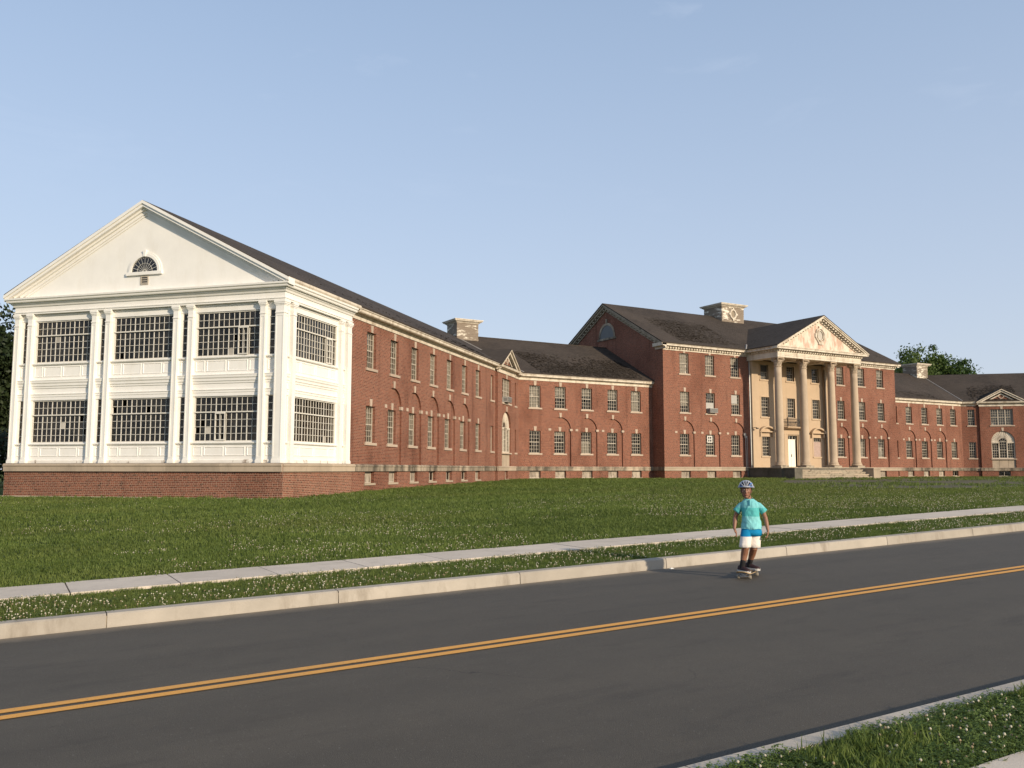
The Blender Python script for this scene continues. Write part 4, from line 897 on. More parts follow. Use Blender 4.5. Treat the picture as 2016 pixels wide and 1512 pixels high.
def main_block():
    root = thing('main_block', 'three-storey brick main block with a white pediment on four tall stone columns', 'building', (XM, YM, H - BZ), 0, 'wings of the long brick building')
    W = 15.5; zE, zR, yR = 10.98, 15.75, 8.2; sl = (zR - zE) / (yR + .5)
    xs = [-13.12, -10.13, -7.08]; xr = [7.08, 10.2, 13.13]; MZ = (1.27, 3.10), (4.97, 6.80), (8.39, 10.20)
    for side, cx in ((-1, xs), (1, xr)):
        wins = [(c, 1.06, *z) for c in cx for z in MZ] + [(c, 1.06, -.70, -.14) for c in cx]
        mb = MB(); a0, a1 = (-W, -5.25) if side < 0 else (5.25, W)
        brick_wall(mb, a0, a1, -1.6, 10.7, wins, cx, 0.0); part('front_wall', mb, 'brick', root)
        bl = {(0, 2): (0, 1), (1, 2): (0, 1), (0, 1): (.35, 1), (1, 1): (.0, .0), (2, 1): (.55, 1), (2, 2): (.6, 1)} if side < 0 else {(0, 2): (.6, 1), (1, 2): (.5, 1), (2, 2): (.55, 1), (1, 1): (.7, 1), (1, 0): (.0, .8), (2, 0): (.0, .6)}
        for i, c in enumerate(cx):
            for r_, z in enumerate(MZ):
                b = bl.get((i, r_)); b = b if b and b[1] > b[0] else None
                o = window(root, c, *z, w=1.06, y=REC if r_ == 0 else 0, blind=b)
                if side < 0 and (i, r_) == (1, 1):
                    sub('boarding', MB().box(-.48, .48, .0, .02, .40, .98), 'ac_metal', o); sub('boarding', MB().box(-.30, .20, .0, .02, 1.36, 1.76), 'ac_dark', o)
                if side < 0 and (i, r_) == (2, 1): sub('boarding', MB().box(-.48, .30, -.01, .01, 1.0, 1.78), 'ac_metal', o)
                if side < 0 and (i, r_) == (1, 0):
                    f = sub('vent_fan', MB().box(-.30, .30, -.06, .02, 1.12, 1.20).box(-.30, .30, -.06, .02, 1.64, 1.72).box(-.30, -.20, -.06, .02, 1.20, 1.64).box(.20, .30, -.06, .02, 1.20, 1.64), 'sash_white', o, label='square white vent fan frame set in the window')
                    place('fan_blades', MB().box(-.2, .2, -.01, .01, 1.2, 1.64).mesh('fan_blades', 'ac_dark'), f); place('fan_guard', MB().box(-.03, .03, -.05, -.02, 1.2, 1.64).box(-.2, .2, -.045, -.025, 1.39, 1.45).mesh('fan_guard', 'sash_white'), f)
            basement_window(root, c, 1.06, z0=-.70, z1=-.14); arch_trim(root, c)
        water_table(root, a0 - .1, a1 - (0 if side > 0 else .45), 0, seed=41 + side, length=1.3) if side < 0 else water_table(root, 5.9, a1 + .1, 0, seed=42, length=1.3)
    # gable ends
    for s in (-1, 1):
        mb = MB(); x = s * W; mb.quad((x, 0, -1.6), (x, 16.4, -1.6), (x, 16.4, 10.9), (x, yR, zR - .1), (x, 0, 10.9)); part('gable_wall', mb, 'brick', root)
        rz = R90 if s < 0 else pi / 2
        f = lambda a, y: (a, y)
        mb = MB(); c = -yR if s < 0 else yR; half = yR + .5
        rake_strip(mb, c, half, zE, sl, .08, .22, -.42, .02); rake_strip(mb, c, half - .1, zE + .1 * sl, sl, .22, .40, -.30, .02); rake_strip(mb, c, half - .5, zE + .5 * sl, sl, .52, .66, -.10, .02)
        k = sqrt(1 + sl * sl); L = half * k
        for q in range(int(half / .42)):
            for s2 in (-1, 1):
                a = c + s2 * (q + .5) * .42; zt = zR - abs(a - c) * sl - .40 * k
                mb.box(a - .12, a + .12, -.22, .02, zt - .16, zt)
        ox = -W if s < 0 else W
        place('rake_cornice', mb.mesh('rake_cornice', 'concrete_grimy' if s < 0 else 'white_weathered'), root, (ox, 0, BZ), rz)
        # cornice return at the foot of the gable
        place('cornice_return', MB().sweep([(.02, 10.45), (-.10, 10.45), (-.14, 10.62), (-.40, 10.68), (-.44, 10.95), (.02, 10.98)], -.9 if s < 0 else 0, 0.5 if s < 0 else .9).mesh('cornice_return', 'white_weathered'), root, (ox, 0, BZ), rz)
        if s < 0:
            n = 24; mb = MB(); r = 1.10
            for i in range(n):
                t0, t1 = pi * i / n, pi * (i + 1) / n; q = [(r * cos(t0), r * 1.12 * sin(t0)), ((r + .2) * cos(t0), (r + .2) * 1.12 * sin(t0)), ((r + .2) * cos(t1), (r + .2) * 1.12 * sin(t1)), (r * cos(t1), r * 1.12 * sin(t1))]
                mb.add([(a, -.06, b) for a, b in q] + [(a, .02, b) for a, b in q], [(0, 1, 2, 3), (1, 5, 6, 2), (0, 3, 7, 4)])
            mb.box(-r - .35, r + .35, -.10, .02, -.18, 0); mb.prism([(-.08, r * 1.12 + .2), (.08, r * 1.12 + .2), (.12, r * 1.12 + .6), (-.12, r * 1.12 + .6)], -.08, .02)
            w = place('lunette_window', mb.mesh('lunette_window', 'limestone_dirty'), root, (-W, yR - .1, 12.4 + BZ), R90)
            sub('lunette_board', MB().add([(0, -.02, 0)] + [(r * cos(pi * i / n), -.02, r * 1.12 * sin(pi * i / n)) for i in range(n + 1)], [(0, i + 1, i + 2) for i in range(n)]), 'slate_board', w)
    water_table(root, -1.6, .1, 0, R90, seed=44) if False else None
    wt = MB().box(-.1, 0, 0, 1.6, BAND_B, BAND_T); place('water_table', wt.mesh('water_table', 'limestone_dirty'), root, (-W, 0, BZ))
    mb = MB(); wall_grid(mb, -W, W, -1.6, 10.9, 16.4); part('rear_wall', mb, 'brick', root)
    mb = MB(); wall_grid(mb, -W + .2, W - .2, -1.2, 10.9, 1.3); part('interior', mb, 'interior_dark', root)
    # cornice with dentils
    prof = [(.02, 10.36), (-.05, 10.36), (-.05, 10.48), (-.09, 10.50), (-.09, 10.64), (-.22, 10.66), (-.22, 10.68), (-.44, 10.70), (-.44, 10.80), (-.48, 10.84), (-.50, 10.93), (.02, 10.93)]
    for a0, a1, m0, m1 in ((-W, -5.6, 1, 0), (5.6, W, 0, -1)):
        part('cornice', MB().sweep(prof, a0, a1, m0, m1), 'white_weathered', root)
        mb = MB(); dentils(mb, a0 + .1, a1 - .1, -.09, 10.51, 10.645); part('dentil_row', mb, 'white_weathered', root, kind='stuff')
    # roof
    mb = MB(); X = W + .46
    slab_roof(mb, [(-X, -.52, zE), (X, -.52, zE), (X, yR, zR), (-X, yR, zR)]); slab_roof(mb, [(-X, yR, zR), (X, yR, zR), (X, 16.9, zE), (-X, 16.9, zE)]); part('roof', mb, 'roof_shingle', root)
    loose_shingles(root, ((-13.5, 0, zE + .5 * sl), (7.5, 0, 0), (-.3, 5.5, 5.5 * sl)), 2600, 12, size=.15)
    loose_shingles(root, ((-15.5, -.45, zE), (9.5, 0, 0), (0, 1.5, 1.5 * sl)), 500, 13, size=.13)
    cupola(root, -.4, yR, 1.52, 1.30, 14.4, 16.62, 'white_peeling', zR, sl, True)
    # --- stucco centre
    SW = 5.25; yS = -.06; sc = [-3.42, 0, 3.42]
    wins = [(c, 1.04, 8.37, 9.78) for c in sc] + [(c, 1.04, 4.88, 6.73) for c in sc] + [(-3.42, 1.04, 1.24, 3.05), (3.42, 1.04, 1.24, 3.05)]
    holes = [(c - w / 2, c + w / 2, b, t) for c, w, b, t in wins] + [(-.62, .62, .25, 3.22)]
    mb = MB(); wall_grid(mb, -SW, SW, -.8, 10.1, yS, holes)
    for h in holes: reveal(mb, h, yS, yS + .26)
    for x in (-SW, SW): mb.quad((x, yS, -.8), (x, .02, -.8), (x, .02, 10.1), (x, yS, 10.1))
    part('stucco_wall', mb, 'stucco', root)
    for c, w, b, t in wins:
        board = c > 3 and b < 2
        o = window(root, c, b, t, w=w, y=yS, key=False, sill=True, sillmat='stucco', rows=(3, 3), blind=(.1, .75) if (c < 0 and b > 8) else None)
        if board: sub('plywood_board', MB().box(-.58, .58, -.11, -.09, -.02, 1.42), 'board_panel', o, label='weathered pinkish board over the lower window')
        if c < 0 and b > 8: sub('boarding', MB().box(-.48, .48, .0, .02, .74, 1.36), 'ac_dark', o)
        fr = MB()
        for x0, x1, z0, z1 in ((-w / 2 - .12, -w / 2, 0, t - b + .12), (w / 2, w / 2 + .12, 0, t - b + .12), (-w / 2, w / 2, t - b, t - b + .12)): fr.box(x0, x1, -SET - .025, -.05, z0, z1)
        sub('surround', fr, 'stucco', o)
        if b < 2:
            hd = MB(); R = 1.30; zc = 4.03 - b - R; half = .98; t0 = math.acos(half / R); n = 14
            arc = [(R * cos(t0 + (pi - 2 * t0) * i / n), zc + R * sin(t0 + (pi - 2 * t0) * i / n)) for i in range(n + 1)]
            ar2 = [(x * .9, (z - zc) * .9 + zc) for x, z in arc]
            for i in range(n): hd.prism([arc[i], arc[i + 1], ar2[i + 1], ar2[i]], -SET - .34, -SET + .03)
            zb = 3.55 - b; hd.box(-half - .04, half + .04, -SET - .30, -SET + .02, zb - .10, zb); hd.prism([(-half, zb)] + arc[::-1] + [(half, zb)], -SET - .06, -SET + .02)
            for s in (-1, 1): hd.box(s * .80 - .08, s * .80 + .08, -SET - .20, -SET + .02, zb - .50, zb - .10)
            sub('hood', hd, 'stucco', o)
    for s in (-1, 1):
        mb = MB(); x = s * 4.86; mb.box(x - .40, x + .40, yS - .20, 0, .35, 9.35); mb.box(x - .48, x + .48, yS - .27, 0, .15, .45); mb.box(x - .45, x + .45, yS - .25, 0, 9.3, 9.42); mb.box(x - .50, x + .50, yS - .34, 0, 9.78, 10.0)
        mb.add([(x - .42, yS - .22, 9.42), (x + .42, yS - .22, 9.42), (x + .5, yS - .32, 9.78), (x - .5, yS - .32, 9.78), (x - .42, 0, 9.42), (x + .42, 0, 9.42), (x + .5, 0, 9.78), (x - .5, 0, 9.78)], [(0, 1, 2, 3), (1, 5, 6, 2), (4, 0, 3, 7)]); part('anta', mb, 'stucco', root)
    # door with surround and balcony
    mb = MB(); mb.box(-1.20, -.72, yS - .16, yS, .25, 3.30); mb.box(.72, 1.20, yS - .16, yS, .25, 3.30); mb.box(-.72, .72, yS - .10, yS, 3.22, 3.30); mb.box(-1.25, 1.25, yS - .18, yS, 3.30, 3.75); mb.box(-.72, -.62, yS - .05, yS + .2, .25, 3.22); mb.box(.62, .72, yS - .05, yS + .2, .25, 3.22)
    mb.sweep([(yS, 3.75), (yS - .22, 3.75), (yS - .30, 3.83), (yS - .70, 3.86), (yS - .78, 3.93), (yS - .78, 4.0), (yS, 4.0)], -1.35, 1.35); part('door_surround', mb, 'stucco', root)
    d = part('door', MB().box(-.60, -.02, yS + .16, yS + .21, .27, 2.78).box(.0, .60, yS + .16, yS + .21, .27, 2.78).box(-.62, .62, yS + .14, yS + .22, 2.78, 2.86).box(-.62, .62, yS + .14, yS + .22, 3.16, 3.22).box(-.62, -.57, yS + .14, yS + .22, 2.86, 3.16).box(.57, .62, yS + .14, yS + .22, 2.86, 3.16).box(-.22, -.19, yS + .15, yS + .2, 2.86, 3.16).box(.19, .22, yS + .15, yS + .2, 2.86, 3.16), 'door_paint', root)
    place('door_handle', MB().box(.02, .06, yS + .12, yS + .16, 1.2, 1.45).mesh('door_handle', 'iron'), d)
    place('transom_glass', MB().quad((-.57, yS + .19, 2.86), (.57, yS + .19, 2.86), (.57, yS + .19, 3.16), (-.57, yS + .19, 3.16)).mesh('transom_glass', 'glass'), d)
    rl = MB(); yb = yS - .72
    for z in (4.06, 4.68, 4.74): rl.box(-1.28, 1.28, yb - .02, yb + .02, z, z + .035)
    for x in (-1.28, 1.28):
        rl.box(x - .03, x + .03, yb - .03, yb + .03, 4.0, 4.86); rl.lathe([(.0, 4.86), (.045, 4.90), (.0, 4.95)], x, yb, 8)
        for z in (4.06, 4.70): rl.box(x - .015, x + .015, yb, yS, z, z + .035)
        for k in range(5): rl.box(x - .012, x + .012, yb + .12 * k + .06, yb + .12 * k + .085, 4.06, 4.72)
    for i in range(1, 22):
        x = -1.28 + 2.56 * i / 22
        if abs(x) > .32: rl.box(x - .011, x + .011, yb - .011, yb + .011, 4.06, 4.70)
    for R in (.28, .18): rl.tube([(R * cos(2 * pi * i / 20), yb, 4.38 + R * sin(2 * pi * i / 20)) for i in range(20)], .018, 5, True)
    for q in range(4): rl.tube([(.28 * cos(q * pi / 4), yb, 4.38 + .28 * sin(q * pi / 4)), (-.28 * cos(q * pi / 4), yb, 4.38 - .28 * sin(q * pi / 4))], .012, 5)
    part('balcony_railing', rl, 'iron', root)
    # --- portico
    yC = -3.25; FZ = .20
    for x in (-5.05, -1.85, 1.85, 5.05): column(root, x, yC, FZ, 10.0)
    EW = 5.55; yF = yC - .48
    mb = MB(); prof = [(.95, 9.98), (0, 9.98), (0, 10.14), (-.03, 10.16), (-.03, 10.26), (-.05, 10.28), (-.02, 10.30), (-.02, 10.50), (.95, 10.50)]
    mb.sweep([(yF + p, q) for p, q in prof], -EW, EW)
    for s in (-1, 1): mb.box(*sorted((s * EW, s * (EW - .95))), yF + .95, 0, 9.98, 10.50)
    for s in (-1, 1): mb.box(*sorted((s * (EW + .03), s * EW)), yF, 0, 10.16, 10.26)
    mb.box(-EW + .95, EW - .95, yF + .95, 0, 10.20, 10.30); part('entablature', mb, 'white_weathered', root)
    for x in (-1.85, 1.85): part('ceiling_beam', MB().box(x - .35, x + .35, yF + .9, -.05, 10.0, 10.22), 'white_weathered', root)
    cz = 10.50; prof = [(.30, cz), (-.06, cz), (-.06, cz + .13), (-.22, cz + .15), (-.46, cz + .18), (-.46, cz + .30), (-.50, cz + .34), (-.52, cz + .42), (.30, cz + .46)]
    mb = MB(); mb.sweep([(yF + p, q) for p, q in prof], -EW, EW, 0, 0) if False else None
    fp = [(p, q) for p, q in prof]
    mb.sweep(fp, -EW, EW, 1, -1); mb.xf(lambda a, b, c: (a, b + yF, c)); part('cornice', mb, 'white_weathered', root)
    for s in (-1, 1):
        mb = MB(); mb.sweep(fp, -(-yF) if s > 0 else 0, 0 if s > 0 else -yF, 1 if s > 0 else 0, 0 if s > 0 else -1)
        place('cornice', mb.mesh('cornice', 'white_weathered'), root, (s * EW, 0, BZ), pi / 2 if s > 0 else R90)
    mb = MB(); dentils(mb, -EW + .1, EW - .1, yF - .06, cz + .01, cz + .125)
    for s in (-1, 1):
        n = 11
        for i in range(n): yy = yF + .15 + (-yF - .3) * i / (n - 1); mb.box(*sorted((s * (EW + .06), s * (EW + .20))), yy - .085, yy + .085, cz + .01, cz + .125)
    part('dentil_row', mb, 'white_weathered', root, kind='stuff')
    ph = EW + .55; pz = cz + .46; pa = 14.10; ps = (pa - pz) / ph
    mb = MB(); mb.quad((-ph + .8, yF + .02, pz - .05), (ph - .8, yF + .02, pz - .05), (0, yF + .02, pa - .5)); part('tympanum', mb, 'white_peel_light', root)
    mb = MB(); rake_strip(mb, 0, ph, pz, ps, .0, .12, yF - .54, yF + .1); rake_strip(mb, 0, ph - .0, pz, ps, .12, .24, yF - .46, yF + .1); rake_strip(mb, 0, ph - .55, pz + .55 * ps, ps, .38, .50, yF - .08, yF + .1)
    k = sqrt(1 + ps * ps)
    for i in range(int(ph / .32) - 2):
        for s in (-1, 1): x = s * (i + .6) * .32; zt = pa - abs(x) * ps - .24 * k; mb.box(x - .09, x + .09, yF - .34, yF + .05, zt - .17, zt - .01)
    part('raking_cornice', mb, 'white_weathered', root)
    mb = MB(); zc = 12.28; mb.tube([(.36 * cos(2 * pi * i / 24), yF - .05, zc + .46 * sin(2 * pi * i / 24)) for i in range(24)], .055, 6, True); mb.tube([(.55 * cos(2 * pi * i / 24) * (1 + .08 * sin(6 * pi * i / 12)), yF - .03, zc + .66 * sin(2 * pi * i / 24) * (1 + .06 * sin(pi * i / 2))) for i in range(24)], .085, 6, True)
    for q, dx, dz in ((90, .16, .14), (270, .26, .10), (0, .08, .18), (180, .08, .18)): mb.box(.60 * cos(radians(q)) - dx, .60 * cos(radians(q)) + dx, yF - .10, yF + .02, zc + .74 * sin(radians(q)) - dz, zc + .74 * sin(radians(q)) + dz)
    oc = part('oval_cartouche', mb, 'white_weathered', root)
    place('oval_window', MB().add([(0, yF - .01, zc)] + [(.34 * cos(2 * pi * i / 24), yF - .01, zc + .44 * sin(2 * pi * i / 24)) for i in range(24)], [(0, i + 1, (i + 1) % 24 + 1) for i in range(24)]).mesh('oval_window', 'blind_cloth'), oc)
    mb = MB(); yv = (pa + .03 - zE) / sl - .5
    for s in (-1, 1):
        x = s * (ph + .03); ze = pz + .03 - .03 * ps; yj = (ze - zE) / sl - .5
        slab_roof(mb, [(0, yF - .56, pa + .03), (x, yF - .56, ze), (x, yj, ze), (0, yv, pa + .03)][::s], .07)
    part('portico_roof', mb, 'roof_shingle', root)
    part('valley_flashing', MB().tube([(-(ph + .05), (pz - zE) / sl - .5, pz + .03), (-(ph + .05) * .82, ((pz + .18 * (pa - pz)) - zE) / sl - .5, pz + .06 + .18 * (pa - pz))], .07, 5), 'flashing', root)
    # platform and steps
    PW = 5.75; yP = yC - .74
    part('platform', MB().box(-PW, PW, yP, -.02, -1.6, .12), 'concrete_dark', root); part('platform_paving', MB().box(-PW - .06, PW + .06, yP - .06, -.02, .12, FZ), 'concrete_grimy', root)  # platform colour darkened to stand for the shade on its left side
    st = part('steps', MB().box(-4.65, 4.65, yP - 1.3, yP - .01, -1.6, -.76), 'concrete_grimy', root); rng = random.Random(5); n = 5; rise = (FZ + .82) / (n + .0)
    for i in range(n):
        zt = FZ - (i + 1) * rise * .98 + .0; y1 = yP - .02 - .30 * i; y0 = yP - .30 * (i + 1) - .04; xs_ = [-4.65]
        while xs_[-1] < 4.0: xs_.append(xs_[-1] + rng.uniform(1.3, 2.6))
        xs_[-1] = 4.65
        for j in range(len(xs_) - 1):
            e = rng.uniform(-.015, .015); mb = MB(); a, b = xs_[j] + .006, xs_[j + 1] - .006; m = 10; ring = []
            top = [(a + (b - a) * q / m, y0 + rng.uniform(0, .05) ** 1.2) for q in range(m + 1)]
            mb.prismz([(a, y1 + .30)] + [(p, q) for p, q in top] + [(b, y1 + .30)], zt - rise * .45, zt + e); place('step_stone', mb.mesh('step_stone', 'concrete_grimy' if (i + j) % 3 else 'limestone'), st)
        place('riser', MB().box(-4.6, 4.6, y0 + .08, y1 + .2, -1.4, zt - rise * .45 + .005).mesh('riser', 'concrete_grimy'), st)
    part('cheek_wall', MB().box(-5.62, -4.67, yP - 1.35, yP + .05, -1.6, .06).box(-5.66, -4.63, yP - 1.39, yP + .05, .06, .16), 'concrete_dark', root, label='cheek wall at the left of the steps, coloured dark for its shaded side')  # shade of the left-facing side put into the concrete's colour
    part('cheek_wall', MB().box(4.67, 5.62, yP - 1.35, yP + .05, -1.6, .06).box(4.63, 5.66, yP - 1.39, yP + .05, .06, .16), 'limestone', root, label='pale cheek wall at the right of the steps')
    # small fittings on the brick left of the stucco
    part('electric_box', MB().box(-6.20, -6.0, -.10, 0, 3.08, 3.26).box(-6.10, -5.86, -.12, 0, 2.86, 3.06), 'ac_metal', root)
    part('conduit', MB().tube([(-5.98, -.04, 2.86), (-5.98, -.04, .25)], .03, 6).tube([(-5.80, -.04, 2.86), (-5.80, -.04, -.6)], .022, 6).tube([(-5.36, -.08, 10.3), (-5.36, -.08, -.7)], .05, 6), 'galvanised', root)
    part('bracket_light', MB().tube([(-5.30, -.05, 3.78), (-5.22, -.45, 3.84), (-5.10, -.62, 3.82)], .025, 6).box(-5.18, -5.0, -.72, -.55, 3.70, 3.80), 'iron', root)
    part('downpipe', MB().tube([(4.42, -.32, 10.0), (4.42, -.32, .3)], .05, 6), 'bark', root)
    return root
simple('concrete_dark', (.115, .105, .085), .95, .3, 1.5, .3, .2, 14, (.045, .045, .03), .8)
simple('slate_board', (.12, .125, .13), .6, .1, 2.0)
simple('white_peel_light', (.62, .545, .45), .7, .06, 2.0, .25, .25, 20, (.46, .30, .225), .9, dlo=.46, dhi=.58)

def air_conditioner(root, a, y, z, w, label):
    X = root.matrix_basis; mb = MB(); d = .45
    mb.box(-w / 2, w / 2, -d, .02, 0, .40)
    loc = Matrix.Rotation(root.rotation_euler.z, 4, 'Z') @ Vector((a, y, 0)) + Vector((root.location.x, root.location.y, z + H))
    o = place('air_conditioner', None, None, loc, root.rotation_euler.z, label, 'air conditioner', 'window air conditioners')
    place('casing', mb.mesh('casing', 'ac_metal'), o)
    g = MB(); g.box(-w / 2 + .03, w / 2 - .03, -d - .012, -d + .002, .03, .37); place('grille', g.mesh('grille', 'ac_dark'), o)
    s = MB()
    for i in range(7): s.box(-w / 2 + .03, w / 2 - .03, -d - .022, -d - .012, .05 + i * .048, .065 + i * .048)
    place('louvres', s.mesh('louvres', 'ac_metal'), o)
    v = MB()
    for i in range(5): v.box(-w / 2 - .004, -w / 2 + .004, -d + .06 + i * .06, -d + .085 + i * .06, .08, .32)
    place('side_vent', v.mesh('side_vent', 'ac_dark'), o)

LW = left_wing(); KL = connecting_wing(False); MBK = main_block(); KR = connecting_wing(True); RW = right_wing()
air_conditioner(LW, 31.5, .0, 4.99, 1.0, 'grey box air conditioner sticking out of the window under the little gable')
air_conditioner(MBK, -10.05, .08, 5.02, .9, 'pale box air conditioner in a middle-floor window of the columned block')
# ------------------------------------------------------------------ ground, road, kerbs, pavement
def sheet(name, xs, ys, zf, mat, kind='structure', dz=0.0):
    X, Y = np.meshgrid(xs, ys); Z = zf(X, Y) + dz; nx, ny = len(xs), len(ys)
    vs = np.stack([X, Y, Z], -1).reshape(-1, 3).tolist()
    fs = [(j * nx + i, j * nx + i + 1, (j + 1) * nx + i + 1, (j + 1) * nx + i) for j in range(ny - 1) for i in range(nx - 1)]
    me = bpy.data.meshes.new(name); me.from_pydata(vs, [], fs); me.materials.append(M(mat)); me.shade_smooth(); me.update()
    o = bpy.data.objects.new(name, me); COL.objects.link(o)
    if kind: o['kind'] = kind
    return o
def gz_sheet(X, Y):
    z = ground_z(X, Y)
    inroad = (Y > 3.72) & (Y < 11.15); z = np.where(inroad, road_z(X) - .25, z)
    return z
xs = np.unique(np.concatenate([np.array([-1500, -600, -300, -150, -80, -60]), np.arange(-44, 130.1, 1.0), np.array([140, 160, 200, 300, 600, 1500])]))
ys = np.unique(np.concatenate([np.array([-1500, -500, -200, -80, -40, -20, -10, -5, -1, 0, 1, 1.5, 2.2, 2.95, 3.5, 3.68, 3.75, 7, 11.1, 11.22, 11.3, 12, 12.75, 13.2, 14.05]), np.arange(14.2, 80, .9), np.array([82, 90, 110, 150, 250, 500, 1500])]))
lawn = sheet('lawn', xs, ys, gz_sheet, 'turf')
rx = np.unique(np.concatenate([np.arange(-80, 160.1, 2.0)]))
road = sheet('road', rx, np.linspace(3.80, 11.13, 6), lambda X, Y: road_z(X) + .03 * (1 - ((Y - 7.43) / 3.7) ** 2) - .03, 'asphalt')
def crown(Y): return .03 * (1 - ((Y - 7.43) / 3.7) ** 2) - .03
lx = np.arange(-80, 160.1, 1.0)
for y0, y1 in ((7.435, 7.545), (7.625, 7.735)):
    o = sheet('centre_line', lx, np.array([y0, y1]), lambda X, Y: road_z(X) + crown(Y) + .006, 'road_paint')
def run_piece(x0, x1, prof, n=3):
    mb = MB(); rings = []
    for i in range(n + 1):
        x = x0 + (x1 - x0) * i / n; z = float(road_z(x)); rings.append([(x, y, z + q) for y, q in prof])
    k = len(prof); vs = [p for r in rings for p in r]; fs = [tuple(range(k)), tuple(range((n + 1) * k - 1, n * k - 1, -1))]
    for i in range(n): fs += [(i * k + j, (i + 1) * k + j, (i + 1) * k + (j + 1) % k, i * k + (j + 1) % k) for j in range(k)]
    return mb.add(vs, fs)
def kerb(name, yf, yb, x0, x1, first, step, hh, mat='kerb_concrete'):
    s = 1 if yb > yf else -1
    prof = [(yf + s * .005, -.2), (yf, -.01), (yf + s * .012, hh - .025), (yf + s * .03, hh - .007), (yb, hh), (yb, -.2)]
    root = place(name, None, None, (0, 0, 0)); root['kind'] = 'structure'
    bed = run_piece(x0, x1, [(yf + s * .02, -.2), (yf + s * .02, hh - .035), (yb - s * .01, hh - .017), (yb - s * .01, -.2)], 80).build('kerb_bed', 'concrete_grimy', root)
    x = first
    while x > x0: x -= step
    i = 0
    while x < x1:
        n = 'kerb_stone'; run_piece(max(x, x0) + .006, min(x + step, x1) - .006, prof, 2).build(n, mat, root); x += step
far_kerb = kerb('kerb', 11.10, 11.27, -40, 70, 1.08, 2.74, .135); near_kerb = kerb('kerb', 3.886, 3.70, -20, 50, .6, 2.74, .085, 'kerb_clean')
def pavement(y0, y1, x0, x1, first, step, top):
    root = place('pavement', None, None, (0, 0, 0)); root['kind'] = 'structure'
    run_piece(x0, x1, [(y0 + .02, -.1), (y1 - .02, -.1), (y1 - .02, top - .03), (y0 + .02, top - .03)], 60).build('pavement_bed', 'concrete_dark', root)
    x = first
    while x > x0: x -= step
    rng = random.Random(3)
    while x < x1:
        e = rng.uniform(-.003, .003)
        run_piece(x + .009, x + step - .009, [(y0, -.08), (y1, -.08), (y1, top + e - .008), (y1 - .008, top + e), (y0 + .008, top + e), (y0, top + e - .008)], 1).build('paving_slab', 'slab_concrete', root); x += step
pavement(12.80, 14.02, -20, 60, .80, 1.355, .185); pavement(1.60, 2.91, -8, 24, .35, 1.355, .125)
# worn tarmac forecourt in front of the steps
DRIVE = [(57.5, 52.9), (70.5, 52.9), (77, 56.0), (92.0, 56.8), (93, 50), (80, 40), (62, 32), (47, 25.5), (37.5, 23.6), (33.5, 25.6), (33.2, 28.2), (41, 38.2), (47.5, 44)]
def drive():
    n = len(DRIVE); out = []
    for i in range(n):                                    # soften the outline
        a, b, c = (np.array(DRIVE[(i + k) % n], float) for k in (-1, 0, 1))
        for t in np.linspace(0, 1, 7)[:-1]: out.append(((a + b) / 2) * (1 - t) ** 2 + 2 * t * (1 - t) * b + ((b + c) / 2) * t * t)
    rng = np.random.default_rng(2); out = [p + rng.normal(0, .12, 2) for p in out]
    bm = bmesh.new(); vs = [bm.verts.new((p[0], p[1], 0)) for p in out]; f = bm.faces.new(vs); bmesh.ops.triangulate(bm, faces=[f])
    for _ in range(4): bmesh.ops.subdivide_edges(bm, edges=[e for e in bm.edges if e.calc_length() > 2.2], cuts=1); bmesh.ops.triangulate(bm, faces=bm.faces)
    for v in bm.verts: v.co.z = float(ground_z(v.co.x, v.co.y)) + .025
    me = bpy.data.meshes.new('driveway'); bm.to_mesh(me); bm.free(); me.materials.append(M('drive_tarmac')); me.shade_smooth(); o = bpy.data.objects.new('driveway', me); COL.objects.link(o); o['kind'] = 'structure'
drive()
# ------------------------------------------------------------------ grass, clover (uncountable), trees
def cam2w(r, f): return (r * sin(YAW) + f * cos(YAW), -r * cos(YAW) + f * sin(YAW))
def in_view(X, Y, margin=.12):
    f = X * cos(YAW) + Y * sin(YAW); r = X * sin(YAW) - Y * cos(YAW)
    return (f > 1) & (np.abs(r / np.maximum(f, .1)) < .588 + margin)
def vnoise(X, Y, sc, seed):
    rng = np.random.default_rng(seed); T = rng.random((256, 256)); x = X * sc; y = Y * sc; xi = np.floor(x).astype(int); yi = np.floor(y).astype(int); fx = x - xi; fy = y - yi
    fx = fx * fx * (3 - 2 * fx); fy = fy * fy * (3 - 2 * fy); g = lambda a, b: T[a % 256, b % 256]
    return (g(xi, yi) * (1 - fx) + g(xi + 1, yi) * fx) * (1 - fy) + (g(xi, yi + 1) * (1 - fx) + g(xi + 1, yi + 1) * fx) * fy
def fbm(X, Y, sc, seed): return vnoise(X, Y, sc, seed) * .55 + vnoise(X, Y, sc * 2.3, seed + 1) * .3 + vnoise(X, Y, sc * 5.1, seed + 2) * .15
def tuft_mesh(name, nb, hgt, spread, width, mat, seed):
    rng = random.Random(seed); mb = MB()
    for i in range(nb):
        a = rng.uniform(0, 2 * pi); r = spread * sqrt(rng.random()); x, y = r * cos(a), r * sin(a); h = hgt * rng.uniform(.5, 1.1); b = rng.uniform(0, 2 * pi); lean = h * rng.uniform(.15, .7); w = width * rng.uniform(.6, 1.2)
        dx, dy = cos(b), sin(b); px, py = -dy * w / 2, dx * w / 2
        mb.add([(x - px, y - py, -.01), (x + px, y + py, -.01), (x + dx * lean * .35 + px * .8, y + dy * lean * .35 + py * .8, h * .6), (x + dx * lean * .35 - px * .8, y + dy * lean * .35 - py * .8, h * .6), (x + dx * lean, y + dy * lean, h)], [(0, 1, 2, 3), (3, 2, 4)])
    return mb.mesh(name, mat)
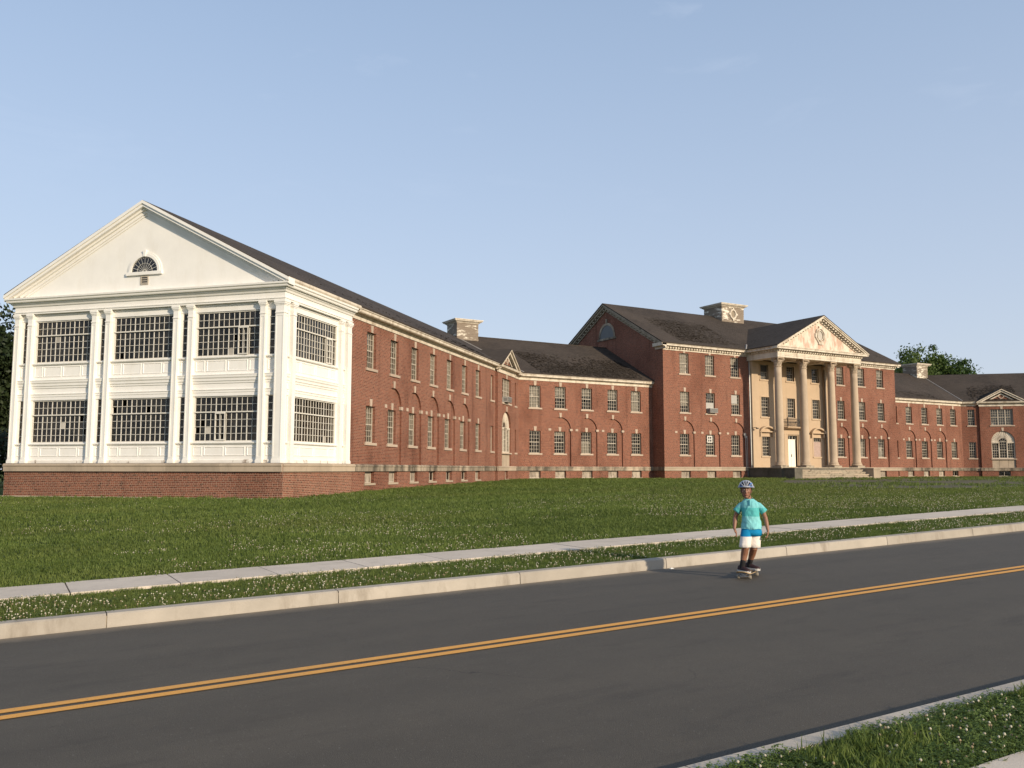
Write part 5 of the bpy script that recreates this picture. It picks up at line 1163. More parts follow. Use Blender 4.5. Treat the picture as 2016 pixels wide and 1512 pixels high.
def clover_mesh(name, n, hgt, spread, size, seed):
    rng = random.Random(seed); mb = MB()
    for i in range(n):
        a = rng.uniform(0, 2 * pi); r = spread * sqrt(rng.random()); x, y = r * cos(a), r * sin(a); h = hgt * rng.uniform(.5, 1.0); t = rng.uniform(0, 2 * pi)
        for k in range(3):
            q = t + k * 2.1; c, s = cos(q), sin(q); e = size * rng.uniform(.8, 1.2); dz = rng.uniform(-.5, .6) * e
            mb.add([(x, y, h), (x + c * e * .6 - s * e * .45, y + s * e * .6 + c * e * .45, h + dz), (x + c * e, y + s * e, h + dz * .6), (x + c * e * .6 + s * e * .45, y + s * e * .6 - c * e * .45, h + dz)], [(0, 1, 2, 3)])
    return mb.mesh(name, 'clover_leaf')
def flower_mesh(name, mat, hgt, r):
    mb = MB(); mb.smooth = True; mb.lathe([(r * .35, hgt - r * .9), (r * .95, hgt - r * .35), (r, hgt + r * .15), (r * .62, hgt + r * .75), (r * .1, hgt + r * .95)], 0, 0, 7); mb.tube([(0, 0, 0), (.004, .003, hgt - r)], .0016, 3)
    return mb.mesh(name, mat)
PROTO = bpy.data.collections.new('scatter_sources')
def scatter(name, label, cat, P, scale, meshes, seed, tilt=.15):
    n = len(P); me = bpy.data.meshes.new(name); me.vertices.add(n); me.vertices.foreach_set('co', np.asarray(P, np.float32).ravel())
    rng = np.random.default_rng(seed)
    a = me.attributes.new('sc', 'FLOAT', 'POINT'); a.data.foreach_set('value', np.asarray(scale, np.float32))
    a = me.attributes.new('rt', 'FLOAT_VECTOR', 'POINT'); a.data.foreach_set('vector', np.stack([rng.normal(0, tilt, n), rng.normal(0, tilt, n), rng.uniform(0, 2 * pi, n)], 1).astype(np.float32).ravel())
    a = me.attributes.new('ix', 'INT', 'POINT'); a.data.foreach_set('value', rng.integers(0, len(meshes), n).astype(np.int32))
    o = bpy.data.objects.new(name, me); COL.objects.link(o); o['label'] = label; o['category'] = cat; o['kind'] = 'stuff'
    c = bpy.data.collections.new(name + '_sources')
    for i, m in enumerate(meshes):
        s = bpy.data.objects.new('source_%d' % i, m); c.objects.link(s)
    ng = bpy.data.node_groups.new(name, 'GeometryNodeTree'); ng.interface.new_socket('Geometry', in_out='INPUT', socket_type='NodeSocketGeometry'); ng.interface.new_socket('Geometry', in_out='OUTPUT', socket_type='NodeSocketGeometry')
    gi = ng.nodes.new('NodeGroupInput'); go = ng.nodes.new('NodeGroupOutput'); ip = ng.nodes.new('GeometryNodeInstanceOnPoints'); ci = ng.nodes.new('GeometryNodeCollectionInfo')
    ci.inputs['Collection'].default_value = c; ci.inputs['Separate Children'].default_value = True; ci.inputs['Reset Children'].default_value = True
    def attr(nm, t):
        x = ng.nodes.new('GeometryNodeInputNamedAttribute'); x.data_type = t; x.inputs['Name'].default_value = nm; return x.outputs['Attribute']
    ip.inputs['Pick Instance'].default_value = True
    L = ng.links.new; L(gi.outputs[0], ip.inputs['Points']); L(ci.outputs[0], ip.inputs['Instance']); L(attr('ix', 'INT'), ip.inputs['Instance Index']); L(attr('rt', 'FLOAT_VECTOR'), ip.inputs['Rotation']); L(attr('sc', 'FLOAT'), ip.inputs['Scale']); L(ip.outputs[0], go.inputs[0])
    md = o.modifiers.new('scatter', 'NODES'); md.node_group = ng
    return o
def spots(x0, x1, y0, y1, dens, seed, ok=None):
    rng = np.random.default_rng(seed); n = int((x1 - x0) * (y1 - y0) * dens); X = rng.uniform(x0, x1, n); Y = rng.uniform(y0, y1, n); k = in_view(X, Y)
    if ok is not None: k &= ok(X, Y)
    return X[k], Y[k]
def poly_in(X, Y, poly):
    ins = np.zeros(X.shape, bool); n = len(poly)
    for i in range(n):
        (xa, ya), (xb, yb) = poly[i], poly[(i + 1) % n]; c = ((ya > Y) != (yb > Y)); ins ^= c & (X < (xb - xa) * (Y - ya) / np.where(yb == ya, 1e-9, yb - ya) + xa)
    return ins
def on_lawn(X, Y): return (Y < front_y(X) - .12 / .7) & ~poly_in(X, Y, DRIVE) & ~((Y > 52.7) & (np.abs(X - XM) < 6.2))
T1 = [tuft_mesh('grass_tuft', 16, .060, .07, .006, 'grass_blade', k) for k in range(5)]
T2 = [tuft_mesh('grass_tuft', 22, .055, .16, .015, 'grass_blade', 20 + k) for k in range(5)]
C1 = [clover_mesh('clover', 16, .042, .09, .014, 40 + k) for k in range(4)]
FL = [flower_mesh('flower', 'clover_flower', .055, .0095), flower_mesh('flower', 'clover_flower', .05, .0095), flower_mesh('flower', 'clover_flower', .062, .009), flower_mesh('flower', 'dry_flower', .06, .009)]
def zat(X, Y, verge=None): return ground_z(X, Y)
def pack(parts):
    P = np.concatenate([np.stack([X, Y, ground_z(X, Y) + dz], 1) for X, Y, s, dz in parts]); S = np.concatenate([np.broadcast_to(s, X.shape) for X, Y, s, dz in parts]); return P, S * RNG.uniform(.75, 1.25, len(S))
# near verge beside the camera
X, Y = spots(2.0, 16, 2.92, 3.69, 900, 51); edge = np.clip((3.64 - Y) / .03, 0, 1)
Xb, Yb = spots(2.0, 20, -1.0, 1.58, 250, 52)
cl = fbm(X, Y, 1.4, 61); hi = np.where(cl > .5, .7, 1.15) * RNG.uniform(.6, 1.35, len(X)) * np.clip((3.73 - Y) / .16, .35, 1)
P, S = pack([(X, Y, hi, 0), (Xb, Yb, .8, 0)]); scatter('grass_near_verge', 'bright grass blades on the strip beside the near kerb', 'grass', P, S, T1, 71, .2)
Xc, Yc = spots(2.0, 14, 2.92, 3.67, 650, 53, lambda X, Y: fbm(X, Y, 1.4, 61) > .44)
P, S = pack([(Xc, Yc, 1.0, 0)]); scatter('clover_near_verge', 'clover leaves in the strip beside the near kerb', 'clover', P, S, C1, 72)
Xf, Yf = spots(2.0, 14, 2.94, 3.66, 130, 54, lambda X, Y: (fbm(X, Y, 1.4, 61) > .45))
P, S = pack([(Xf, Yf, .85, 0)]); scatter('clover_flowers_near_verge', 'white clover heads in the strip beside the near kerb', 'flowers', P, S, FL, 73, .2)
# strip between the far kerb and the pavement
X, Y = spots(-12, 40, 11.27, 12.80, 330, 55); P, S = pack([(X, Y, .72, 0)]); scatter('grass_far_verge', 'grass on the strip between far kerb and pavement', 'grass', P, S, T1, 74, .2)
Xc, Yc = spots(-12, 30, 11.28, 12.80, 60, 56, lambda X, Y: fbm(X, Y, .8, 62) > .42); P, S = pack([(Xc, Yc, .9, 0)]); scatter('clover_far_verge', 'clover leaves on the strip between far kerb and pavement', 'clover', P, S, C1, 75)
Xf, Yf = spots(-12, 36, 11.3, 12.84, 75, 57, lambda X, Y: fbm(X, Y, .8, 62) + .06 * (Y - 12) > .40); P, S = pack([(Xf, Yf, .85, 0)]); scatter('clover_flowers_far_verge', 'white clover heads on the strip between far kerb and pavement', 'flowers', P, S, FL, 76, .2)
# the big lawn
parts = []
for (y0, y1, x0, x1, d, s) in ((14.03, 18, -14, 50, 110, .85), (18, 25, -18, 62, 50, 1.05), (25, 36, -24, 75, 22, 1.35), (36, 60, -34, 100, 11, 1.6)):
    X, Y = spots(x0, x1, y0, y1, d, int(y0 * 3), on_lawn); parts.append((X, Y, s, 0))
P, S = pack(parts); scatter('lawn_grass', 'mown grass of the big lawn in front of the building', 'grass', P, S, T2, 77, .15)
parts = []
for (y0, y1, x0, x1, d, s, th) in ((14.05, 20, -14, 50, 42, .88, .475), (20, 28, -18, 62, 20, .9, .49), (28, 42, -24, 75, 5, .9, .52), (42, 58, -30, 90, 2.5, 1.1, .55)):
    X, Y = spots(x0, x1, y0, y1, d, int(y0 * 5), lambda X, Y: on_lawn(X, Y) & (fbm(X, Y * 1.6, .16, 63) * .65 + fbm(X, Y, .9, 66) * .35 > th)); parts.append((X, Y, s, 0))
P, S = pack(parts); scatter('lawn_clover_flowers', 'drifts of white clover heads over the big lawn', 'flowers', P, S, FL, 78, .2)
# weeds along the driveway edge
X, Y = spots(30, 92, 23, 56, 2.0, 91, lambda X, Y: poly_in(X, Y, DRIVE) & (fbm(X, Y, .3, 64) > .52)); P, S = pack([(X, Y, 2.2, .0)]); scatter('driveway_weeds', 'tufts of weeds growing through the worn driveway', 'weeds', P, S, T2, 79)

def tree(name, label, x, y, h, cr, seed, leafmat, nclump, leaf, group, base=0.25, squash=1.0, spread=.62, nl=95):
    rng = random.Random(seed); z0 = float(ground_z(x, y)) - .2
    root = thing(name, label, 'tree', (x, y, z0), 0, group)
    tr = MB(); tips = []
    def limb(p, d, L, r, dep):
        pts = [p]; q = Vector(p); d = Vector(d).normalized(); n = 4
        for i in range(n):
            d = (d + Vector((rng.uniform(-.2, .2), rng.uniform(-.2, .2), rng.uniform(-.05, .18)))).normalized(); q = q + d * L / n; pts.append(tuple(q))
        tr.tube(pts, [r * (1 - .6 * i / n) for i in range(n + 1)], 6)
        if dep == 0: tips.append(q); return
        for k in range(rng.choice((3, 4))):
            a = rng.uniform(0, 2 * pi); e = rng.uniform(.5, 1.0); nd = (d * .7 + Vector((cos(a), sin(a), rng.uniform(-.1, .5))) * e).normalized(); t = rng.randint(2, n); limb(pts[t], nd, L * rng.uniform(.55, .8), r * .5, dep - 1)
            tips.append(Vector(pts[t]))
    hb = h * base; tr.tube([(0, 0, 0), (.1, .05, hb * .5), (.05, .1, hb)], [h * .03, h * .024, h * .021], 10)
    for k in range(5): a = 2 * pi * k / 5 + rng.uniform(-.4, .4); limb((.05, .1, hb * rng.uniform(.8, 1.05)), (cos(a) * .8, sin(a) * .8, 1.0), h * .24, h * .013, 2)
    limb((.05, .1, hb), (0, 0, 1), h * .34, h * .017, 2)
    tr.build('trunk', 'bark', root)
    cz = h * (base + 1) / 2 + h * .04; rz = h * (1 - base) / 2; R = np.random.default_rng(seed); vs = []; fs = []
    cents = []
    while len(cents) < nclump:
        u = R.normal(size=3); u /= np.linalg.norm(u); rr = R.uniform(.35, 1.0) ** .5; lump = 1 + .22 * sin(3 * atan2(u[1], u[0]) + seed) + .16 * sin(7 * u[2] + seed * 2 + 4 * u[0]); cents.append((u[0] * cr * rr * lump * (1.0 if u[2] < .3 else .88), u[1] * cr * rr * lump, cz + u[2] * rz * rr * lump * squash))
    for c in cents:
        sc = spread * R.uniform(.6, 1.3); P = np.array(c) + R.normal(size=(nl, 3)) * sc * np.array([1, 1, .7]); A = R.normal(size=(nl, 3)); A /= np.linalg.norm(A, axis=1)[:, None]; B = np.cross(A, R.normal(size=(nl, 3))); B /= np.linalg.norm(B, axis=1)[:, None]; s = leaf * R.uniform(.6, 1.3, (nl, 1))
        q = np.stack([P - A * s, P + B * s * .55, P + A * s, P - B * s * .55], 1); b = len(vs); vs.extend(q.reshape(-1, 3).tolist()); fs.extend([(b + 4 * i, b + 4 * i + 1, b + 4 * i + 2, b + 4 * i + 3) for i in range(nl)])
    mb = MB(); mb.v = vs; mb.f = fs; mb.build('crown', leafmat, root)
    return root
def at_px(px, f): return cam2w((px - 1008) / 1715.0 * f, f)
GT = 'trees behind the building'
for nm, lab, px, f, h, cr, sd, mat, n in (
    ('leafy_tree', 'broad green tree right behind the small ridge ventilator, leftmost of the far trees', 1806, 150, 19.6, 6.0, 3, 'tree_leaf', 480),
    ('leafy_tree', 'tall green tree with pointed top, right of the small ridge ventilator', 1862, 152, 19.8, 4.8, 5, 'tree_leaf', 480),
    ('leafy_tree', 'lower rounded green tree between the tall tree and two small tops', 1893, 158, 18.0, 3.6, 8, 'tree_leaf', 240),
    ('slim_tree', 'first of two small slim tree tops over the right roof ridge', 1906, 190, 20.0, 1.9, 9, 'tree_leaf', 60),
    ('slim_tree', 'last and rightmost small slim tree top over the right roof ridge', 1919, 190, 19.6, 1.9, 10, 'tree_leaf', 60)):
    x, y = at_px(px, f); tree(nm, lab, x, y, h, cr, sd, mat, n, .24 if cr > 3 else .20, GT, spread=.60 if cr > 3 else .42)
GL = 'dark trees beside the sunporch'
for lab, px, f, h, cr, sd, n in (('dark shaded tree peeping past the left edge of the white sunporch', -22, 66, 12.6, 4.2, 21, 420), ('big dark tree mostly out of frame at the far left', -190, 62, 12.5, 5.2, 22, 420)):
    x, y = at_px(px, f); tree('shade_tree', lab, x, y, h, cr, sd, 'tree_leaf_shaded', n, .20, GL, .16)
x, y = at_px(-22, 57); r_ = thing('shrub', 'low dark shrub at the foot of the tree by the white sunporch', 'shrub', (x, y, float(ground_z(x, y)) - .1))
def shrub(root, h, r, seed, n, leaf):
    R = np.random.default_rng(seed); vs = []; fs = []; st = MB()
    for k in range(7): a = 2 * pi * k / 7; st.tube([(0, 0, 0), (cos(a) * r * .3, sin(a) * r * .3, h * .5), (cos(a) * r * .6, sin(a) * r * .6, h * .85)], [.04, .03, .015], 5)
    st.build('stem', 'bark', root)
    for i in range(n):
        u = R.normal(size=3); u /= np.linalg.norm(u); p = u * np.array([r, r, h * .5]) * R.uniform(.4, 1) + np.array([0, 0, h * .55]); A = R.normal(size=3); A /= np.linalg.norm(A); B = np.cross(A, u + .01); s = leaf * R.uniform(.6, 1.3); b = len(vs); vs += [tuple(p - A * s), tuple(p + B * s * .5), tuple(p + A * s), tuple(p - B * s * .5)]; fs.append((b, b + 1, b + 2, b + 3))
    m = MB(); m.v = vs; m.f = fs; m.build('foliage', 'tree_leaf_shaded', root)
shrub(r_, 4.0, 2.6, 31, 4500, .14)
# ------------------------------------------------------------------ boy on a skateboard
def ellip(c, rx, ry, rz_, n=16, m=10):
    mb = MB(); rings = []
    for k in range(1, m):
        t = pi * k / m; rings.append([(c[0] + rx * sin(t) * cos(2 * pi * i / n), c[1] + ry * sin(t) * sin(2 * pi * i / n), c[2] - rz_ * cos(t)) for i in range(n)])
    mb.rings(rings); return mb
def ring_at(c, rx, ry, n=28, wr=0.0, ph=0.0, tilt=0.0, ex=2.3):
    out = []
    for i in range(n):
        a = 2 * pi * i / n; ca, sa = cos(a), sin(a); k = (abs(ca) ** ex + abs(sa) ** ex) ** (-1 / ex); w = 1 + wr * sin(5 * a + ph) + wr * .6 * sin(9 * a - ph * 1.7)
        out.append((c[0] + rx * ca * k * w, c[1] + ry * sa * k * w, c[2] + tilt * ca * rx))
    return out
def simple2(name, fn, rough=.85, spec=.2):
    m, nt, b, out = nodes(name); N = NT(nt); N.l(fn(N), b.inputs['Base Color']); b.inputs['Roughness'].default_value = rough; b.inputs['Specular IOR Level'].default_value = spec
    return m, N, b
def shirt_col(N):
    z = N.n('ShaderNodeSeparateXYZ'); N.l(N.obj(), z.inputs[0]); v = N.math('ADD', z.outputs['Z'], N.math('MULTIPLY', N.noise(N.obj(), 8, 2), .012))
    return N.ramp(N.range(v, .70, 1.2), [(0, (.20, .52, .53)), (.385, (.20, .52, .53)), (.39, (.09, .41, .41)), (.635, (.085, .40, .40)), (.64, (.17, .48, .50)), (1, (.17, .48, .50))])
_, N_, b_ = simple2('shirt', shirt_col); N_.bump(N_.noise(N_.map(N_.obj(), (8, 8, 5)), 1.0, 3, .5, 1.2), .6, .06, b_)
def shorts_col(N):
    z = N.n('ShaderNodeSeparateXYZ'); N.l(N.obj(), z.inputs[0])
    r = N.ramp(N.range(z.outputs['Z'], .4, .8), [(0, (.72, .66, .60)), (.49, (.72, .66, .60)), (.495, (.005, .20, .40)), (1, (.005, .22, .43))])
    r.node.color_ramp.interpolation = 'CONSTANT'; return r
_, N_, b_ = simple2('shorts_cloth', shorts_col); N_.bump(N_.noise(N_.map(N_.obj(), (7, 7, 4)), 1.4, 4, .6, .6), .5, .03, b_)
m_, nt_, b_, _o = nodes('skin'); b_.inputs['Base Color'].default_value = (.235, .110, .064, 1); b_.inputs['Roughness'].default_value = .5; b_.inputs['Subsurface Weight'].default_value = .08; b_.inputs['Subsurface Radius'].default_value = (.02, .008, .004)
simple('helmet_silver', (.34, .36, .41), .3, .04, 3.0, 0, .5, objco=True); simple('helmet_blue', (.06, .16, .42), .3, .05, 3.0, 0, .5, objco=True); simple('black_foam', (.012, .012, .016), .8, .1, 5.0)
simple('shoe_upper', (.030, .012, .013), .7, .2, 20.0); simple('shoe_sole', (.46, .44, .41), .6, .05, 8.0); simple('sock_black', (.012, .011, .012), .9, .1, 20.0)
simple('hair', (.010, .008, .007), .6, .1, 20.0); simple('lip', (.30, .10, .07), .5, .05, 10.0); simple('eye_white', (.55, .52, .48), .3, .02, 5.0); simple('eye_dark', (.01, .007, .006), .2, .02, 5.0)
simple('grip_tape', (.016, .016, .017), .95, .2, 60.0); simple('maple', (.36, .26, .14), .5, .1, 12.0); simple('wheel_urethane', (.30, .26, .20), .5, .05, 5.0); simple('truck_metal', (.35, .35, .36), .35, .05, 6.0, metal=.8); simple('placket', (.03, .17, .24), .8, .05, 5.0)

BX, BY = 9.23, 9.31; BZ0 = float(road_z(BX)) + float(crown(BY)); BR = radians(-45)
def limbt(pts, r, n=12): 
    mb = MB(); mb.tube(pts, r, n); return mb
def person():
    root = thing('person', 'child in blue and silver helmet, turquoise shirt and two-tone shorts riding a skateboard', 'person', (BX, BY, BZ0), BR)
    body = MB()
    def addm(m): body.add(m.v, m.f)
    # joints: x to the right in the photo, y away from the camera, z up
    hipA, kneeA, ankA = (.055, .22, .70), (.020, .13, .43), (-.030, .17, .165)
    hipB, kneeB, ankB = (.165, .30, .70), (.140, .26, .42), (.075, .43, .185)
    for h, k, a in ((hipA, kneeA, ankA), (hipB, kneeB, ankB)):
        h, k, a = Vector(h), Vector(k), Vector(a); cf = k.lerp(a, .35) + Vector((0, .018, 0))
        addm(limbt([h, h.lerp(k, .5), k, cf, k.lerp(a, .75), a, a + Vector((0, 0, -.06))], [.062, .064, .054, .052, .039, .033, .033]))
    tb_ = MB(); tb_.rings([ring_at((x_, .26, z_), a_, b_, 24) for z_, x_, a_, b_ in ((.66, .11, .115, .085), (.78, .11, .112, .082), (.92, .105, .115, .084), (1.03, .10, .125, .082), (1.085, .098, .105, .068), (1.115, .093, .06, .05))]); addm(tb_)
    addm(limbt([(.088, .255, 1.07), (.075, .245, 1.17), (.065, .235, 1.22)], [.050, .046, .046]))
    for s, el, wr, kn in ((-1, (-.112, .292, .862), (-.128, .215, .705), (-.106, .190, .648)), (1, (.314, .290, .860), (.345, .230, .690), (.338, .205, .630))):
        sh = Vector((.10 + s * .135, .26, 1.070)); el, wr, kn = Vector(el), Vector(wr), Vector(kn)
        addm(limbt([Vector((.10 + s * .07, .26, 1.055)), sh + Vector((-s * .02, 0, -.02)), sh.lerp(el, .5), el, el.lerp(wr, .35), wr], [.042, .042, .038, .033, .033, .022]))
        palm = (kn - wr); ax = palm.normalized(); fwd = Vector((0, -1, 0)); fwd = (fwd - ax * fwd.dot(ax)).normalized(); side = ax.cross(fwd)
        pm = MB(); rr = []
        for t, w, d in ((0, .020, .018), (.4, .028, .016), (.9, .034, .015), (1.15, .033, .012)):
            c = wr + palm * t; rr.append([tuple(c + fwd * (w * cos(2 * pi * i / 12)) + side * (d * sin(2 * pi * i / 12))) for i in range(12)])
        pm.rings(rr); addm(pm)
        inn = side * (-s if side.x * s < 0 else s) * -1.0            # towards the thigh
        for j, (o, L) in enumerate(((.026, .058), (.009, .066), (-.009, .062), (-.025, .048))):
            b = kn + fwd * o + palm.normalized() * .006; c1 = b + ax * L * .45 + inn * .004; c2 = c1 + (ax * .8 + inn * .5).normalized() * L * .33; c3 = c2 + (ax * .45 + inn * .8).normalized() * L * .27
            addm(limbt([b - ax * .012, b, c1, c2, c3], [.0085, .0085, .0080, .0074, .0062], 8))
        tb = wr + palm * .35 + fwd * .022; addm(limbt([tb, tb + (ax * .6 + fwd * .7).normalized() * .028, tb + (ax * .9 + fwd * .5 + inn * .3).normalized() * .055], [.0115, .0100, .0078], 8))
    # head: skull, face, jaw, nose, brow, ears
    hc = Vector((.052, .215, 1.275)); rng_ = []
    hm = MB(); n = 24; rings = []
    for z, rx, ryf, ryb in ((-.128, .018, .040, .005), (-.122, .032, .062, .020), (-.108, .044, .074, .040), (-.085, .055, .080, .060), (-.055, .063, .083, .080), (-.02, .068, .084, .092), (.02, .071, .085, .097), (.055, .069, .082, .095), (.085, .058, .068, .082), (.108, .038, .045, .055), (.118, .015, .018, .022)):
        rings.append([(hc.x + rx * cos(2 * pi * i / n), hc.y + (ryf if sin(2 * pi * i / n) < 0 else ryb) * sin(2 * pi * i / n), hc.z + z) for i in range(n)])
    hm.rings(rings); addm(hm)
    addm(limbt([(hc.x, hc.y - .080, hc.z + .012), (hc.x, hc.y - .096, hc.z - .026), (hc.x, hc.y - .100, hc.z - .040), (hc.x, hc.y - .082, hc.z - .048)], [.008, .012, .014, .008], 8))
    for s in (-1, 1):
        addm(ellip((hc.x + s * .013, hc.y - .088, hc.z - .041), .009, .009, .008, 8, 6)); addm(ellip((hc.x + s * .074, hc.y + .012, hc.z - .025), .009, .018, .030, 10, 8)); addm(ellip((hc.x + s * .030, hc.y - .075, hc.z + .018), .024, .014, .008, 10, 6)); addm(ellip((hc.x + s * .036, hc.y - .058, hc.z - .035), .022, .022, .018, 10, 8))
    addm(ellip((hc.x, hc.y - .068, hc.z - .108), .020, .016, .014, 10, 8)); addm(ellip((hc.x, hc.y - .082, hc.z - .068), .022, .009, .006, 10, 6)); addm(ellip((hc.x, hc.y - .081, hc.z - .080), .018, .009, .006, 10, 6))
    me = bpy.data.meshes.new('body'); me.from_pydata(body.v, [], body.f); me.materials.append(M('skin'))
    bo = place('body', me, root)
    rm = bo.modifiers.new('merge', 'REMESH'); rm.mode = 'VOXEL'; rm.voxel_size = .0048; rm.use_smooth_shade = True
    sm = bo.modifiers.new('soften', 'SMOOTH'); sm.factor = .5; sm.iterations = 4
    for s in (-1, 1):
        e = ellip((hc.x + s * .028, hc.y - .080, hc.z - .004), .012, .007, .0062, 10, 8); e.smooth = True; e.build('eye', 'eye_white', root)
        e = ellip((hc.x + s * .028, hc.y - .0855, hc.z - .004), .0056, .003, .0056, 10, 8); e.build('iris', 'eye_dark', root)
        b = limbt([(hc.x + s * .014, hc.y - .088, hc.z + .018), (hc.x + s * .03, hc.y - .086, hc.z + .023), (hc.x + s * .046, hc.y - .074, hc.z + .017)], [.004, .005, .003], 6); b.build('eyebrow', 'hair', root)
    l = limbt([(hc.x - .022, hc.y - .084, hc.z - .074), (hc.x - .008, hc.y - .0915, hc.z - .071), (hc.x + .008, hc.y - .0915, hc.z - .071), (hc.x + .022, hc.y - .084, hc.z - .074)], [.003, .0055, .0055, .003], 6); l.build('mouth', 'lip', root)
    h = MB(); h.smooth = True; h.rings([[(hc.x + rx * cos(2 * pi * i / 20), hc.y + .016 + ry * sin(2 * pi * i / 20), hc.z + z) for i in range(20)] for z, rx, ry in ((-.075, .050, .055), (-.05, .062, .070), (0, .076, .086), (.05, .078, .092), (.09, .06, .07))]); 
    h.v = [(x, max(y, hc.y - .045 if z > hc.z + .02 else hc.y + .02), z) for x, y, z in h.v]; h.build('hair', 'hair', root)
    # shirt
    sh = MB(); sh.smooth = True; R = []
    for z, cx, cy, rx, ry, wr in ((.706, .115, .262, .148, .140, .03), (.73, .115, .262, .146, .138, .03), (.80, .113, .260, .134, .112, .028), (.87, .110, .260, .126, .102, .026), (.94, .106, .260, .126, .102, .020), (1.00, .103, .260, .131, .102, .012), (1.05, .10, .258, .134, .096, .004), (1.085, .098, .256, .122, .084, 0), (1.110, .095, .255, .098, .072, 0), (1.130, .092, .254, .074, .062, 0), (1.140, .091, .252, .060, .056, 0), (1.130, .091, .252, .056, .052, 0)):
        R.append((z, cx, cy, rx, ry, wr))
    def fold_ring(q):
        z, cx, cy, rx, ry, wr = q; out = []
        for i in range(72):
            a = 2 * pi * i / 72; ca, sa = cos(a), sin(a); k = (abs(ca) ** 2.3 + abs(sa) ** 2.3) ** (-1 / 2.3)
            f = 1 + wr * (1.0 * sin(4 * a + z * 26) + .7 * sin(7 * a - z * 38 + 1.0) + .5 * sin(11 * a + z * 55 + 2) ) + wr * .5 * sin(z * 95 + 3 * a)
            out.append((cx + rx * ca * k * f, cy + ry * sa * k * f, z + .004 * sin(5 * a) * (wr > .028)))
        return out
    RR = []
    for q0, q1 in zip(R[:-1], R[1:]):
        for t in (0, .25, .5, .75): RR.append(fold_ring(tuple(u * (1 - t) + v * t for u, v in zip(q0, q1))))
    RR.append(fold_ring(R[-1])); R = RR
    sh.rings(R, False)
    for s, a, b, c in ((-1, (.03, .26, 1.058), (-.030, .262, 1.034), (-.094, .270, .950)), (1, (.17, .26, 1.058), (.230, .262, 1.034), (.300, .276, .950))):
        a, b, c = Vector(a), Vector(b), Vector(c); mids = [a, a.lerp(b, .5), b + Vector((-s * .008, 0, .004)), b.lerp(c, .35), b.lerp(c, .7), c]; sh.tube(mids + [c.lerp(b, .04)], [.046, .050, .051, .051, .052, .057, .048], 20)
    so = sh.build('shirt', 'shirt', root)
    place('placket', MB().add([(.083, .150, 1.045), (.101, .150, 1.045), (.101, .168, 1.122), (.083, .168, 1.122), (.083, .165, 1.045), (.101, .165, 1.045), (.101, .2, 1.122), (.083, .2, 1.122)], [(0, 1, 2, 3), (7, 6, 5, 4), (0, 3, 7, 4), (1, 5, 6, 2), (0, 4, 5, 1)]).mesh('placket', 'placket'), so)
    col = MB(); col.smooth = True; col.tube([(.091 + .060 * cos(2 * pi * i / 20), .252 + .056 * sin(2 * pi * i / 20), 1.134 + .012 * sin(2 * pi * i / 20)) for i in range(20)], .0065, 6, True); place('collar', col.mesh('collar', 'shirt'), so)
    # shorts
    st = MB(); st.smooth = True
    st.rings([ring_at((.112, .26, z), rx, ry, 32, wr, z * 31) for z, rx, ry, wr in ((.765, .122, .100, 0), (.72, .140, .126, .01), (.66, .148, .134, .015), (.615, .150, .136, .012))])
    for s, h, k in ((-1, hipA, kneeA), (1, hipB, kneeB)):
        h, k = Vector(h), Vector(k); rr = []
        for t, r_, wr in ((0.02, .080, .0), (.25, .084, .015), (.5, .083, .03), (.75, .083, .045), (.93, .084, .05), (.94, .078, .05)):
            c = h.lerp(k, t) + Vector((s * .006, 0, -.0)); rr.append(ring_at(tuple(c), r_, r_ * 1.06, 28, wr, t * 9 + s))
        st.rings(rr, False)
    so = st.build('shorts', 'shorts_cloth', root)
    # socks and shoes
    for (an, kn, heel, toe) in ((ankA, kneeA, (-.085, .215, .105), (.075, .065, .098)), (ankB, kneeB, (.005, .475, .115), (.215, .345, .108))):
        an, kn, heel, toe = Vector(an), Vector(kn), Vector(heel), Vector(toe); up = (kn - an).normalized(); s = MB(); s.smooth = True
        s.tube([an + up * .105, an + up * .10, an + up * .05, an, an + Vector((0, 0, -.055))], [.036, .0405, .0385, .038, .042], 14); s.build('sock', 'sock_black', root)
        d = (toe - heel); L = d.length; d.normalize(); sd = Vector((-d.y, d.x, 0)).normalized(); shoe = MB(); shoe.smooth = True; rr = []; sole = MB(); sr = []
        for t, w, hh in ((0, .018, .052), (.04, .030, .062), (.18, .036, .074), (.32, .037, .072), (.48, .040, .058), (.65, .044, .046), (.82, .043, .037), (.94, .033, .030), (1.0, .014, .022)):
            c = heel + d * L * t; rr.append([tuple(c + sd * (w * cos(a)) + Vector((0, 0, .012 + hh * max(0, sin(a)) - .010 * max(0, -sin(a))))) for a in [2 * pi * i / 16 for i in range(16)]]); sr.append([tuple(c + sd * ((w + .005) * x_) + Vector((0, 0, z_))) for x_, z_ in ((-1, -.016), (1, -.016), (1.03, .0), (1, .014), (-1, .014), (-1.03, 0))])
        shoe.rings(rr); so = shoe.build('shoe', 'shoe_upper', root); sole.rings(sr); place('sole', sole.mesh('sole', 'shoe_sole'), so)
    # helmet: dark liner, longitudinal ribs, rim, straps
    c = hc + Vector((0, .008, .042)); rx, ry, rz_ = .108, .132, .098
    def hp(phi, th, k=1.0):      # phi: sideways angle, th: front (0) to back (pi)
        return (c.x + rx * k * sin(phi) * (.35 + .65 * sin(th)), c.y - ry * k * cos(th), c.z + rz_ * k * cos(phi) * sin(th) ** .75 if sin(th) > 0 else c.z)
    lin = MB(); lin.smooth = True; lin.rings([[hp(phi, pi * (k + .0) / 16, .93) for phi in [radians(-92 + 184 * j / 16) for j in range(17)]] for k in range(1, 16)], False)
    ho = lin.build('helmet', 'black_foam', root, label='blue and silver bicycle helmet with dark vents')
